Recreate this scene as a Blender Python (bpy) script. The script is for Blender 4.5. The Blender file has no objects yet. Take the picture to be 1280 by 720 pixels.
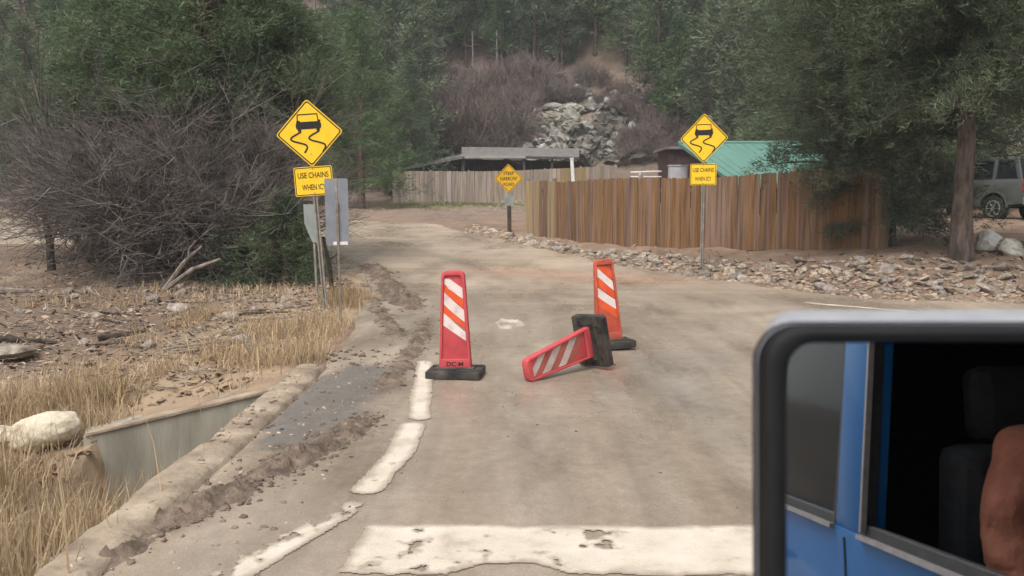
import bpy, bmesh, math, random
import numpy as np
from mathutils import Vector, Matrix, Euler
from mathutils import noise as mnoise

S = bpy.context.scene
COL = S.collection
R = math.radians
rng = np.random.default_rng(7)
random.seed(7)

# ------------------------------------------------------------------ camera, sky, sun, exposure
PITCH = R(5.67)
CAMZ = 1.8
FPX = 1108.0
cam_d = bpy.data.cameras.new("camera")
cam_d.sensor_width = 36
cam_d.lens = 36 * FPX / 1280
cam_d.clip_start = 0.02
cam_d.clip_end = 2000
cam_o = bpy.data.objects.new("camera", cam_d)
cam_o.location = (0, 0, CAMZ)
cam_o.rotation_euler = (R(90) - PITCH, 0, 0)
cam_d.dof.use_dof = True
cam_d.dof.focus_distance = 11.0
cam_d.dof.aperture_fstop = 5.6
COL.objects.link(cam_o)
S.camera = cam_o

SUN_ELEV, SUN_AZ = R(58), R(205)
world = bpy.data.worlds.new("World")
S.world = world
world.use_nodes = True
wn = world.node_tree
for n in list(wn.nodes):
    wn.nodes.remove(n)
w_out = wn.nodes.new("ShaderNodeOutputWorld")
w_bg = wn.nodes.new("ShaderNodeBackground")
w_sky = wn.nodes.new("ShaderNodeTexSky")
w_sky.sky_type = 'NISHITA'
w_sky.sun_disc = False
w_sky.sun_elevation = SUN_ELEV
w_sky.sun_rotation = SUN_AZ
w_sky.air_density = 1.2
w_sky.dust_density = 5.0
w_sky.ozone_density = 1.0
w_hsv = wn.nodes.new("ShaderNodeHueSaturation")
w_hsv.inputs['Saturation'].default_value = 0.22
w_bg.inputs['Strength'].default_value = 0.12
wn.links.new(w_sky.outputs[0], w_hsv.inputs['Color'])
wn.links.new(w_hsv.outputs[0], w_bg.inputs['Color'])
wn.links.new(w_bg.outputs[0], w_out.inputs[0])

sun_d = bpy.data.lights.new("sun", 'SUN')
sun_d.energy = 1.1
sun_d.angle = R(25)
sun_d.color = (1.0, 0.95, 0.88)
sun_o = bpy.data.objects.new("sun", sun_d)
# sun direction: towards azimuth SUN_AZ (clockwise from +Y), elevation SUN_ELEV
sd_ = Vector((math.sin(SUN_AZ) * math.cos(SUN_ELEV), math.cos(SUN_AZ) * math.cos(SUN_ELEV), math.sin(SUN_ELEV)))
sun_o.rotation_euler = sd_.to_track_quat('Z', 'Y').to_euler()
sun_o.location = (0, -10, 40)
COL.objects.link(sun_o)
S.view_settings.view_transform = 'Standard'
S.view_settings.look = 'None'
S.view_settings.exposure = 0.82
S.view_settings.gamma = 1.0
S.cycles.max_bounces = 6
S.cycles.transparent_max_bounces = 8
S.cycles.volume_bounces = 0

# ------------------------------------------------------------------ helpers: pixels of the photograph to points
def ray(px, py):
    a = (px - 640) / FPX
    b = (360 - py) / FPX
    c, s = math.cos(PITCH), math.sin(PITCH)
    return Vector((a, c + b * s, -s + b * c))

def at(px, py, y):
    d = ray(px, py)
    return Vector((0, 0, CAMZ)) + d * (y / d.y)

# ------------------------------------------------------------------ helpers: noise
def _hash(ix, iy, seed):
    n = (ix.astype(np.int64) * 374761393 + iy.astype(np.int64) * 668265263 + seed * 974634777) & 0x7fffffff
    n = ((n ^ (n >> 13)) * 1274126177) & 0x7fffffff
    return ((n ^ (n >> 16)) & 0xffff) / 65535.0

def vnoise(x, y, seed=0):
    x = np.asarray(x, float); y = np.asarray(y, float)
    ix, iy = np.floor(x), np.floor(y)
    fx, fy = x - ix, y - iy
    fx = fx * fx * (3 - 2 * fx); fy = fy * fy * (3 - 2 * fy)
    a = _hash(ix, iy, seed); b = _hash(ix + 1, iy, seed)
    c = _hash(ix, iy + 1, seed); d = _hash(ix + 1, iy + 1, seed)
    return (a + (b - a) * fx) * (1 - fy) + (c + (d - c) * fx) * fy

def fbm(x, y, seed=0, octv=4):
    x = np.asarray(x, float); y = np.asarray(y, float)
    t = 0; amp = 0.5; tot = 0
    for k in range(octv):
        t = t + amp * vnoise(x * 2 ** k + 13.7 * k, y * 2 ** k - 7.3 * k, seed + k)
        tot += amp; amp *= 0.5
    return t / tot - 0.5

def sm(t):
    t = np.clip(t, 0, 1)
    return t * t * (3 - 2 * t)

# ------------------------------------------------------------------ terrain
ROAD = np.array([(-2.08, -40), (-2.08, 9.2), (-2.2, 11), (-2.35, 13.5), (-2.55, 16), (-3.2, 18.5), (-5, 22), (-8, 25.3), (-14, 27.0),
                 (-90, 29), (-90, 41), (-14, 39.5), (-7, 38.5), (-3, 36), (-1.4, 31.8), (0, 28), (1.3, 25), (2.3, 22),
                 (3.9, 18.6), (5.4, 16.6), (6.3, 15.4), (8.7, 14.9), (14, 14.4), (90, 13.6), (90, -40)], float)

def poly_sd(x, y, P=ROAD):
    """signed distance, positive inside"""
    x = np.asarray(x, float); y = np.asarray(y, float)
    d = np.full(x.shape, 1e9); inside = np.zeros(x.shape, bool)
    n = len(P)
    for i in range(n):
        ax, ay = P[i]; bx, by = P[(i + 1) % n]
        ex, ey = bx - ax, by - ay
        t = np.clip(((x - ax) * ex + (y - ay) * ey) / (ex * ex + ey * ey), 0, 1)
        d = np.minimum(d, (x - ax - t * ex) ** 2 + (y - ay - t * ey) ** 2)
        c = ((ay <= y) & (by > y)) | ((by <= y) & (ay > y))
        with np.errstate(divide='ignore', invalid='ignore'):
            xi = ax + (y - ay) * ex / (by - ay if by != ay else 1e-9)
        inside ^= c & (x < xi)
    return np.where(inside, 1, -1) * np.sqrt(d)

RIGHT_X = [-1.4, 0, 1.3, 2.3, 3.9, 5.4, 6.3, 8.7, 14, 90]
RIGHT_Y = [31.8, 28, 25, 22, 18.6, 16.6, 15.4, 14.9, 14.4, 13.6]

def wall_y(x):
    return 8.5 + 0.39 * (x + 2.26)

def height(x, y):
    x = np.asarray(x, float); y = np.asarray(y, float)
    z = np.interp(y, [-60, 12, 20, 30, 40, 55, 62, 400], [0, 0, .22, .58, 1.0, 1.7, 2.1, 2.1])
    # raised ground right of the road, behind the stones
    s = (y - np.interp(x, RIGHT_X, RIGHT_Y)) * 0.75
    amp = np.interp(x, [-1.4, 0.5, 3.5, 6.6, 8.5, 14, 40], [0, .05, .18, .34, .5, .72, .9])
    z = z + np.where(x > -1.4, amp * sm(s / 2.2), 0)
    # left debris field, slightly lower than the road
    z = z - 0.22 * sm((-2.7 - x) / 2.5) * sm((y - 5) / 3) * (1 - sm((y - 17) / 6))
    # ditch
    tw = np.clip((-2.26 - x) / 1.62, 0, 1)
    z = z - .30 * tw * (1 - sm((-4.2 - x) / 1.5)) * np.exp(-(np.maximum(0, y - wall_y(x)) / .9) ** 2) * sm((y - 6.5) / .8)
    front = np.where(x > -3.75, wall_y(x) + 0.13 - y, 7.9 - 0.05 * (-3.75 - x) - y)
    wdt = np.interp(x, [-12, -6, -3.9, -3.7], [4.0, 3.2, 1.6, 0.12])
    dep = np.interp(y, [-40, 2, 5.3, 6.3, 9], [.45, .45, .55, 1.0, 1.0])
    z = z - dep * sm(front / wdt) * sm((-2.12 - x) / 0.1) * (1 - 0.5 * sm((-6 - x) / 5))
    # hill
    foot = np.interp(x, [-90, -30, -5, 8, 20, 60], [52, 60, 62, 58, 52, 48])
    t = np.maximum(0, y - foot)
    rid = fbm(x / 22, y / 22, 91, 3) * 9 * sm(t / 14)
    z = z + np.minimum(t * 0.62, 62 + 0.1 * t) * sm(t / 7) + rid
    t2 = np.maximum(0, -y - 30)
    return z + t2 * 0.15

def H(x, y):
    return float(height(np.array([x]), np.array([y]))[0])

# ------------------------------------------------------------------ helpers: objects
def link(o, parent=None):
    COL.objects.link(o)
    if parent is not None:
        o.parent = parent
    return o

def tag(o, label=None, cat=None, group=None, kind=None):
    if label: o["label"] = label
    if cat: o["category"] = cat
    if group: o["group"] = group
    if kind: o["kind"] = kind
    return o

def thing(name, label, cat, loc=(0, 0, 0), rot=(0, 0, 0), group=None, scale=1.0):
    o = bpy.data.objects.new(name, None)
    o.empty_display_size = 0.2
    o.location = loc
    o.rotation_euler = rot
    o.scale = (scale,) * 3 if not hasattr(scale, '__len__') else scale
    link(o)
    return tag(o, label, cat, group)

class MB:
    def __init__(self):
        self.v = []; self.f = []
    def add(self, vs, fs):
        n = len(self.v)
        self.v.extend([tuple(p) for p in vs])
        self.f.extend([tuple(i + n for i in q) for q in fs])
    def box(self, c, s, M=None, taper=None):
        hx, hy, hz = s[0] / 2, s[1] / 2, s[2] / 2
        P = []
        for dz in (-1, 1):
            k = 1 if (taper is None or dz < 0) else taper
            for dx, dy in ((-1, -1), (1, -1), (1, 1), (-1, 1)):
                P.append(Vector((dx * hx * k, dy * hy * k, dz * hz)))
        if M is not None:
            P = [M @ p for p in P]
        P = [p + Vector(c) for p in P]
        self.add(P, [(3, 2, 1, 0), (4, 5, 6, 7), (0, 1, 5, 4), (1, 2, 6, 5), (2, 3, 7, 6), (3, 0, 4, 7)])
    def beam(self, p0, p1, w, d, up=(0, 0, 1)):
        p0, p1 = Vector(p0), Vector(p1)
        z = (p1 - p0).normalized()
        u = Vector(up)
        if abs(z.dot(u)) > 0.98:
            u = Vector((0, 1, 0))
        x = u.cross(z).normalized(); y = z.cross(x)
        P = []
        for b in (p0, p1):
            for a, c in ((-1, -1), (1, -1), (1, 1), (-1, 1)):
                P.append(b + x * (a * w / 2) + y * (c * d / 2))
        self.add(P, [(3, 2, 1, 0), (4, 5, 6, 7), (0, 1, 5, 4), (1, 2, 6, 5), (2, 3, 7, 6), (3, 0, 4, 7)])
    def prism(self, pts, y0, y1, axis='y'):
        """2-D polygon extruded; axis y: pts are (x,z); axis x: pts are (y,z); axis z: pts are (x,y)"""
        n = len(pts)
        def P(p, t):
            if axis == 'y': return (p[0], t, p[1])
            if axis == 'x': return (t, p[0], p[1])
            return (p[0], p[1], t)
        vs = [P(p, y0) for p in pts] + [P(p, y1) for p in pts]
        self.add(vs, [tuple(range(n - 1, -1, -1)), tuple(range(n, 2 * n))] +
                 [(i, (i + 1) % n, n + (i + 1) % n, n + i) for i in range(n)])
    def ring(self, outer, inner, y0, y1):
        """frame between two loops of the same length, in XZ"""
        n = len(outer)
        vs = [(p[0], y0, p[1]) for p in outer] + [(p[0], y0, p[1]) for p in inner] + \
             [(p[0], y1, p[1]) for p in outer] + [(p[0], y1, p[1]) for p in inner]
        fs = []
        for i in range(n):
            j = (i + 1) % n
            fs += [(i, j, n + j, n + i), (2 * n + j, 2 * n + i, 3 * n + i, 3 * n + j),
                   (j, i, 2 * n + i, 2 * n + j), (n + i, n + j, 3 * n + j, 3 * n + i)]
        self.add(vs, fs)
    def tube(self, pts, rad, seg=8, cap=True):
        pts = [Vector(p) for p in pts]
        if not hasattr(rad, '__len__'):
            rad = [rad] * len(pts)
        vs = []; fs = []
        n = len(pts)
        prevx = None
        for i, p in enumerate(pts):
            d = (pts[min(i + 1, n - 1)] - pts[max(i - 1, 0)]).normalized()
            x = prevx if prevx is not None else Vector((1, 0, 0)) if abs(d.x) < 0.9 else Vector((0, 1, 0))
            x = (x - d * x.dot(d)).normalized(); prevx = x
            y = d.cross(x)
            for k in range(seg):
                a = 2 * math.pi * k / seg
                vs.append(p + (x * math.cos(a) + y * math.sin(a)) * rad[i])
        for i in range(n - 1):
            for k in range(seg):
                a = i * seg + k; b = i * seg + (k + 1) % seg
                fs.append((a, b, b + seg, a + seg))
        if cap:
            fs.append(tuple(range(seg - 1, -1, -1)))
            fs.append(tuple((n - 1) * seg + k for k in range(seg)))
        self.add(vs, fs)
    def lathe(self, prof, seg=24, axis='x', c=(0, 0, 0)):
        """prof: (offset along axis, radius)"""
        vs = []; fs = []
        for (t, r) in prof:
            for k in range(seg):
                a = 2 * math.pi * k / seg
                u, w = r * math.cos(a), r * math.sin(a)
                vs.append(Vector((t, u, w) if axis == 'x' else (u, w, t) if axis == 'z' else (u, t, w)) + Vector(c))
        m = len(prof)
        for i in range(m - 1):
            for k in range(seg):
                a = i * seg + k; b = i * seg + (k + 1) % seg
                fs.append((a, b, b + seg, a + seg))
        fs.append(tuple(range(seg - 1, -1, -1))); fs.append(tuple((m - 1) * seg + k for k in range(seg)))
        self.add(vs, fs)
    def mesh(self, name, mat, smooth=False, bevel=0, segs=2):
        me = bpy.data.meshes.new(name)
        me.from_pydata(self.v, [], self.f)
        bm = bmesh.new(); bm.from_mesh(me)
        bmesh.ops.recalc_face_normals(bm, faces=bm.faces)
        if bevel > 0:
            ed = [e for e in bm.edges if len(e.link_faces) == 2 and e.calc_face_angle(0) > 0.5]
            bmesh.ops.bevel(bm, geom=ed, offset=bevel, segments=segs, affect='EDGES', profile=0.5, clamp_overlap=True)
        bm.to_mesh(me); bm.free()
        if mat is not None: me.materials.append(mat)
        if smooth:
            me.shade_smooth()
            try: me.set_sharp_from_angle(angle=R(38))
            except Exception: pass
        return me
    def obj(self, name, mat, parent=None, smooth=False, bevel=0, segs=2):
        return link(bpy.data.objects.new(name, self.mesh(name, mat, smooth, bevel, segs)), parent)

def np_mesh(name, V, F, mat, smooth=False):
    """V (n,3), F (m,k) with k 3 or 4"""
    me = bpy.data.meshes.new(name)
    V = np.asarray(V, np.float32); F = np.asarray(F, np.int32)
    k = F.shape[1]
    me.vertices.add(len(V)); me.vertices.foreach_set('co', V.ravel())
    me.loops.add(F.size); me.loops.foreach_set('vertex_index', F.ravel())
    me.polygons.add(len(F))
    me.polygons.foreach_set('loop_start', np.arange(0, F.size, k, dtype=np.int32))
    me.polygons.foreach_set('loop_total', np.full(len(F), k, np.int32))
    if smooth: me.polygons.foreach_set('use_smooth', np.ones(len(F), bool))
    me.update(calc_edges=True)
    if mat is not None: me.materials.append(mat)
    return me

def tubes_np(P0, P1, R0, R1, seg=3):
    P0 = np.asarray(P0, float); P1 = np.asarray(P1, float)
    R0 = np.asarray(R0, float); R1 = np.asarray(R1, float)
    d = P1 - P0; L = np.linalg.norm(d, axis=1, keepdims=True); d = d / np.maximum(L, 1e-9)
    ref = np.where(np.abs(d[:, 2:3]) > 0.9, [[1.0, 0, 0]], [[0, 0, 1.0]])
    x = np.cross(ref, d); x /= np.linalg.norm(x, axis=1, keepdims=True); y = np.cross(d, x)
    n = len(P0); V = np.zeros((n, 2 * seg, 3))
    for k in range(seg):
        a = 2 * math.pi * k / seg
        o = x * math.cos(a) + y * math.sin(a)
        V[:, k] = P0 + o * R0[:, None]; V[:, seg + k] = P1 + o * R1[:, None]
    base = (np.arange(n) * 2 * seg)[:, None]
    F = np.concatenate([base + np.array([[k, (k + 1) % seg, seg + (k + 1) % seg, seg + k]]) for k in range(seg)])
    return V.reshape(-1, 3), F

def tube_parts(name, mt, parent, lst, seg=6):
    for pts, rads in lst:
        m = MB(); m.tube(pts, rads, seg); m.obj(name, mt, parent, smooth=True)

def text_part(body, size, cx, cz, y, mat, name, parent, width=None, depth=0.001):
    cu = bpy.data.curves.new(name, 'FONT')
    cu.body = body; cu.size = size; cu.extrude = depth
    cu.align_x = 'CENTER'; cu.align_y = 'CENTER'; cu.offset = size * 0.012
    o = bpy.data.objects.new(name, cu); COL.objects.link(o)
    dg = bpy.context.evaluated_depsgraph_get()
    me = bpy.data.meshes.new_from_object(o.evaluated_get(dg))
    COL.objects.unlink(o); bpy.data.objects.remove(o); bpy.data.curves.remove(cu)
    xs = [v.co.x for v in me.vertices]; ys = [v.co.y for v in me.vertices]
    k = 1.0 if width is None else width / (max(xs) - min(xs))
    mx, my = (max(xs) + min(xs)) / 2, (max(ys) + min(ys)) / 2
    for v in me.vertices:
        v.co = (cx + (v.co.x - mx) * k, y - v.co.z, cz + v.co.y - my)
    me.name = name; me.materials.clear(); me.materials.append(mat)
    return link(bpy.data.objects.new(name, me), parent)

# ------------------------------------------------------------------ materials
def mat(name, c1, c2=None, scale=8.0, rough=0.8, bump=0.0, bscale=None, stretch=(1, 1, 1), detail=6.0, coord='Object', c3=None, rand=0.0,
        spec=0.3, metal=0.0, island=0.0, contrast=(0.35, 0.65), coat=0.0, rough2=None, attr=None, trans=0.0):
    m = bpy.data.materials.new(name); m.use_nodes = True
    nt = m.node_tree; N = nt.nodes; Lk = nt.links
    b = N['Principled BSDF']
    b.inputs['Roughness'].default_value = rough
    b.inputs['Specular IOR Level'].default_value = spec
    b.inputs['Metallic'].default_value = metal
    if coat: b.inputs['Coat Weight'].default_value = coat
    if coord == 'World':
        g = N.new('ShaderNodeNewGeometry'); src = g.outputs['Position']
    else:
        tc = N.new('ShaderNodeTexCoord'); src = tc.outputs['Object']
    mp = N.new('ShaderNodeMapping'); mp.inputs['Scale'].default_value = stretch
    Lk.new(src, mp.inputs['Vector'])
    if rand or coord == 'Object':
        oi = N.new('ShaderNodeObjectInfo')
        vm = N.new('ShaderNodeVectorMath'); vm.operation = 'SCALE'; vm.inputs['Scale'].default_value = 37.0
        cx = N.new('ShaderNodeCombineXYZ')
        for i in range(3): Lk.new(oi.outputs['Random'], cx.inputs[i])
        Lk.new(cx.outputs[0], vm.inputs[0]); Lk.new(vm.outputs[0], mp.inputs['Location'])
    nz = N.new('ShaderNodeTexNoise'); nz.inputs['Scale'].default_value = scale; nz.inputs['Detail'].default_value = detail
    nz.inputs['Roughness'].default_value = 0.62
    Lk.new(mp.outputs[0], nz.inputs['Vector'])
    rp = N.new('ShaderNodeValToRGB')
    c2 = c2 or c1
    e = rp.color_ramp.elements
    e[0].position = contrast[0]; e[0].color = (*c1, 1)
    e[1].position = contrast[1]; e[1].color = (*c2, 1)
    if c3:
        q = e.new((contrast[0] + contrast[1]) / 2); q.color = (*c3, 1)
    Lk.new(nz.outputs['Fac'], rp.inputs[0])
    col = rp.outputs[0]
    if attr:
        at_ = N.new('ShaderNodeAttribute'); at_.attribute_name = attr
        mx = N.new('ShaderNodeMix'); mx.data_type = 'RGBA'; mx.blend_type = 'MULTIPLY'; mx.inputs[0].default_value = 1.0
        Lk.new(at_.outputs['Color'], mx.inputs[6]); Lk.new(col, mx.inputs[7]); col = mx.outputs[2]
    if rand or island:
        hs = N.new('ShaderNodeHueSaturation')
        mr = N.new('ShaderNodeMapRange')
        a = island or rand
        mr.inputs[3].default_value = 1 - a; mr.inputs[4].default_value = 1 + a
        if island:
            g2 = N.new('ShaderNodeNewGeometry'); Lk.new(g2.outputs['Random Per Island'], mr.inputs[0])
        else:
            Lk.new(oi.outputs['Random'], mr.inputs[0])
        Lk.new(mr.outputs[0], hs.inputs['Value'])
        if rand:
            m2 = N.new('ShaderNodeMath'); m2.operation = 'MULTIPLY'; m2.inputs[1].default_value = 7.13
            m3 = N.new('ShaderNodeMath'); m3.operation = 'FRACT'
            m4 = N.new('ShaderNodeMapRange'); m4.inputs[3].default_value = 0.5 - 0.025 * min(1, rand * 2); m4.inputs[4].default_value = 0.5 + 0.025 * min(1, rand * 2)
            m5 = N.new('ShaderNodeMapRange'); m5.inputs[3].default_value = 0.75; m5.inputs[4].default_value = 1.25
            Lk.new(oi.outputs['Random'], m2.inputs[0]); Lk.new(m2.outputs[0], m3.inputs[0]); Lk.new(m3.outputs[0], m4.inputs[0])
            Lk.new(m3.outputs[0], m5.inputs[0]); Lk.new(m5.outputs[0], hs.inputs['Saturation'])
            Lk.new(m4.outputs[0], hs.inputs['Hue'])
        Lk.new(col, hs.inputs['Color']); col = hs.outputs[0]
    Lk.new(col, b.inputs['Base Color'])
    if rough2 is not None:
        mr2 = N.new('ShaderNodeMapRange'); mr2.inputs[1].default_value = .35; mr2.inputs[2].default_value = .65
        mr2.inputs[3].default_value = rough; mr2.inputs[4].default_value = rough2
        Lk.new(nz.outputs['Fac'], mr2.inputs[0]); Lk.new(mr2.outputs[0], b.inputs['Roughness'])
    if bump:
        n2 = N.new('ShaderNodeTexNoise'); n2.inputs['Scale'].default_value = bscale or scale * 2; n2.inputs['Detail'].default_value = 8
        Lk.new(mp.outputs[0], n2.inputs['Vector'])
        bp = N.new('ShaderNodeBump'); bp.inputs['Strength'].default_value = min(1, bump); bp.inputs['Distance'].default_value = 0.02 * max(1, bump)
        Lk.new(n2.outputs['Fac'], bp.inputs['Height']); Lk.new(bp.outputs[0], b.inputs['Normal'])
    if trans:
        tr = N.new('ShaderNodeBsdfTranslucent'); ms = N.new('ShaderNodeMixShader'); ms.inputs[0].default_value = trans
        Lk.new(col, tr.inputs['Color'])
        Lk.new(b.outputs[0], ms.inputs[1]); Lk.new(tr.outputs[0], ms.inputs[2])
        Lk.new(ms.outputs[0], N['Material Output'].inputs['Surface'])
    return m

M = {}
M['sign_yellow'] = mat('sign_yellow', (.80, .49, .012), (.87, .56, .02), 6, .45, spec=.4)
M['sign_black'] = mat('sign_black', (.012, .011, .010), (.02, .018, .016), 20, .5)
M['old_yellow'] = mat('old_yellow', (.60, .33, .012), (.74, .43, .02), 7, .55)
M['sign_back'] = mat('sign_back', (.20, .21, .24), (.26, .27, .30), 5, .45, metal=.3)
M['pale_back'] = mat('pale_back', (.22, .25, .24), (.30, .33, .31), 5, .55, metal=.15)
M['steel'] = mat('steel', (.22, .20, .18), (.36, .34, .31), 9, .5, metal=.5, c3=(.28, .25, .22))
M['rust_post'] = mat('rust_post', (.13, .10, .08), (.27, .23, .19), 9, .7, metal=.2)
M['reflect_strip'] = mat('white_edge', (.6, .58, .55), (.75, .73, .70), 12, .5)
M['pole_dark'] = mat('dark_wood', (.035, .026, .02), (.09, .066, .05), 14, .85, stretch=(1, 1, .2), bump=.4)
M['orange_red'] = mat('orange_red_plastic', (.27, .065, .058), (.54, .085, .092), 6, .55, spec=.3, c3=(.50, .066, .076), contrast=(.22, .60), bump=.08, bscale=60)
M['orange_plastic'] = mat('orange_plastic', (.32, .08, .05), (.60, .10, .058), 6, .55, spec=.3)
M['dusty_orange'] = mat('dusty_orange_sheeting', (.30, .075, .05), (.40, .12, .085), 9, .6)
M['orange_stripe'] = mat('orange_sheeting', (.62, .075, .022), (.72, .12, .035), 10, .45)
M['white_stripe'] = mat('white_sheeting', (.46, .37, .34), (.72, .64, .61), 10, .4, c3=(.66, .57, .54), contrast=(.25, .62))
M['muddy_white'] = mat('dusty_white_sheeting', (.42, .33, .29), (.56, .48, .45), 9, .55)
M['rubber'] = mat('black_rubber', (.012, .012, .012), (.085, .073, .060), 5, .65, bump=.25, bscale=40)
M['mirror_plastic'] = mat('black_grained_plastic', (.007, .007, .008), (.011, .011, .012), 40, .5, bump=.06, bscale=900, spec=.25)
M['mirror_cap_sheen'] = mat('sky_sheen_grey_plastic', (.29, .295, .32), (.36, .365, .39), 30, .5, spec=.5)  # sky sheen on the black housing top, painted in as grey
M['fence'] = mat('fence_wood', (.088, .050, .032), (.265, .165, .104), 5, .88, bump=.5, bscale=22, stretch=(3, 3, .22), c3=(.20, .115, .064), rand=.15, contrast=(.3, .7))
M['fence_pale'] = mat('pale_fence_wood', (.24, .165, .085), (.38, .29, .17), 5, .88, bump=.4, bscale=22, stretch=(3, 3, .22), rand=.16)
M['fence_grey'] = mat('weathered_fence_wood', (.20, .155, .125), (.36, .30, .25), 4, .9, bump=.4, bscale=18, stretch=(3, 3, .25), rand=.22)
M['barn_dark'] = mat('dark_barn_wood', (.055, .042, .042), (.11, .085, .082), 4, .9, stretch=(3, 3, .3))
M['barn_roof'] = mat('old_roofing', (.11, .098, .092), (.22, .20, .19), 3, .8)
M['beam_pale'] = mat('pale_beam', (.25, .23, .22), (.38, .36, .34), 6, .8)
M['green_roof'] = mat('green_metal_roof', (.095, .205, .165), (.115, .24, .195), 1.3, .45, spec=.4)
M['brown_wall'] = mat('dark_brown_siding', (.045, .026, .024), (.075, .045, .042), 5, .85)
M['grey_box'] = mat('grey_white_panel', (.36, .36, .38), (.46, .46, .48), 6, .6)
M['white_pipe'] = mat('white_pipe', (.55, .53, .52), (.72, .70, .68), 8, .5)
M['bark'] = mat('pine_bark', (.045, .033, .027), (.15, .112, .09), 7, .95, bump=1.0, bscale=14, stretch=(1.6, 1.6, .4), rand=.12)
M['grey_bark'] = mat('grey_bark', (.11, .098, .09), (.24, .215, .20), 8, .95, bump=.5, stretch=(1, 1, .4))
M['twig'] = mat('grey_brown_twig', (.080, .066, .057), (.215, .185, .165), 1.6, .95, island=.35)
M['twig_pink'] = mat('pinkish_twig', (.145, .112, .095), (.25, .20, .175), .8, .95, island=.3, rand=.15)
M['dead_wood'] = mat('dead_wood', (.10, .08, .065), (.30, .25, .21), 6, .95, stretch=(1, 1, .3), bump=.5)
M['dark_log'] = mat('dark_log', (.03, .022, .018), (.085, .064, .05), 8, .95, bump=.6)
M['pine'] = mat('pine_needles', (.062, .100, .048), (.150, .205, .098), .9, .75, island=.38, rand=.12, trans=.25)
M['juniper'] = mat('dark_evergreen_needles', (.056, .080, .050), (.150, .178, .108), .9, .78, island=.38, rand=.12, trans=.22)
M['hill_pine'] = mat('hill_pine_needles', (.068, .100, .056), (.158, .195, .104), .35, .8, island=.35, rand=.34, trans=.2)
M['bright_leaf'] = mat('yellow_green_leaves', (.10, .14, .035), (.18, .22, .06), .6, .75, island=.3, trans=.3)
M['dry_grass'] = mat('dry_grass', (.33, .235, .13), (.55, .43, .285), .7, .85, island=.30, trans=.25)
M['green_grass'] = mat('green_grass', (.13, .15, .06), (.24, .24, .11), 1.5, .85, island=.3, trans=.2)
M['litter'] = mat('leaf_litter', (.13, .078, .05), (.33, .245, .175), .9, .9, island=.45, contrast=(.38, .62))
M['stone'] = mat('grey_tan_stone', (.13, .105, .082), (.37, .315, .265), 4, .9, bump=.7, bscale=14, rand=.36)
M['outcrop'] = mat('lichen_rock', (.10, .09, .075), (.40, .385, .35), .9, .92, bump=1.0, bscale=3.0, rand=.3, c3=(.19, .175, .145))
M['pale_rock'] = mat('pale_cream_rock', (.36, .30, .22), (.60, .54, .43), 3, .9, bump=1.0, bscale=7, c3=(.52, .455, .35))
M['concrete'] = mat('stained_concrete', (.20, .190, .152), (.37, .355, .30), 1.2, .9, bump=.25, bscale=30, stretch=(2.2, 2.2, .35), coord='World')
M['kerb'] = mat('dusty_concrete', (.19, .145, .105), (.40, .325, .245), 2.6, .92, bump=.8, bscale=18, coord='World', c3=(.31, .245, .18))
M['mud_clod'] = mat('mud_clods', (.075, .054, .040), (.20, .150, .112), 5, .9, island=.22, bump=.5, bscale=30, coord='World')
M['paint_white'] = mat('road_paint', (.34, .285, .22), (.60, .535, .45), 2.6, .75, coord='World', bump=.3, bscale=60, c3=(.53, .465, .38), detail=12, contrast=(.30, .62))
M['tyre'] = mat('tyre_rubber', (.018, .017, .016), (.035, .032, .03), 20, .85)
M['alloy'] = mat('alloy_rim', (.40, .39, .38), (.55, .54, .53), 10, .35, metal=.6)
M['grey_paint'] = mat('grey_green_car_paint', (.075, .083, .078), (.092, .10, .094), 3, .45, coat=.15, spec=.4)
M['blue_paint'] = mat('blue_car_paint', (.005, .080, .235), (.007, .092, .265), 2, .45, coat=.12, spec=.15)
M['car_trim'] = mat('black_car_trim', (.014, .014, .015), (.025, .025, .026), 30, .55)
M['cabin'] = mat('dark_cabin_cloth', (.018, .019, .021), (.030, .032, .035), 30, .9)
M['dark_glass'] = mat('tinted_glass', (.010, .013, .015), (.016, .02, .022), 3, .10, spec=.08)
M['tail_red'] = mat('tail_lamp_red', (.45, .012, .018), (.55, .02, .025), 10, .25)
M['lamp_clear'] = mat('headlamp_lens', (.5, .5, .5), (.6, .6, .6), 10, .1)
M['seal_grey'] = mat('bright_seal', (.16, .15, .15), (.22, .21, .20), 20, .4)
M['shirt'] = mat('rust_brown_shirt', (.19, .068, .040), (.28, .10, .060), 12, .85, bump=1.6, bscale=9)
M['skin'] = mat('skin', (.46, .25, .17), (.52, .29, .20), 20, .55)
M['hair'] = mat('dark_hair', (.02, .014, .01), (.045, .03, .02), 60, .6)
M['trousers'] = mat('blue_jeans', (.03, .04, .07), (.05, .065, .10), 30, .9)
mm = bpy.data.materials.new('mirror_silver'); mm.use_nodes = True
b_ = mm.node_tree.nodes['Principled BSDF']
b_.inputs['Metallic'].default_value = 1.0; b_.inputs['Roughness'].default_value = 0.0
b_.inputs['Base Color'].default_value = (.86, .88, .90, 1)
M['mirror'] = mm
M['ground'] = mat('earth', (.72, .70, .68), (1.22, 1.2, 1.18), 1.7, .95, bump=.9, bscale=9, coord='World', attr='tint', detail=10, contrast=(.3, .7))

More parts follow.
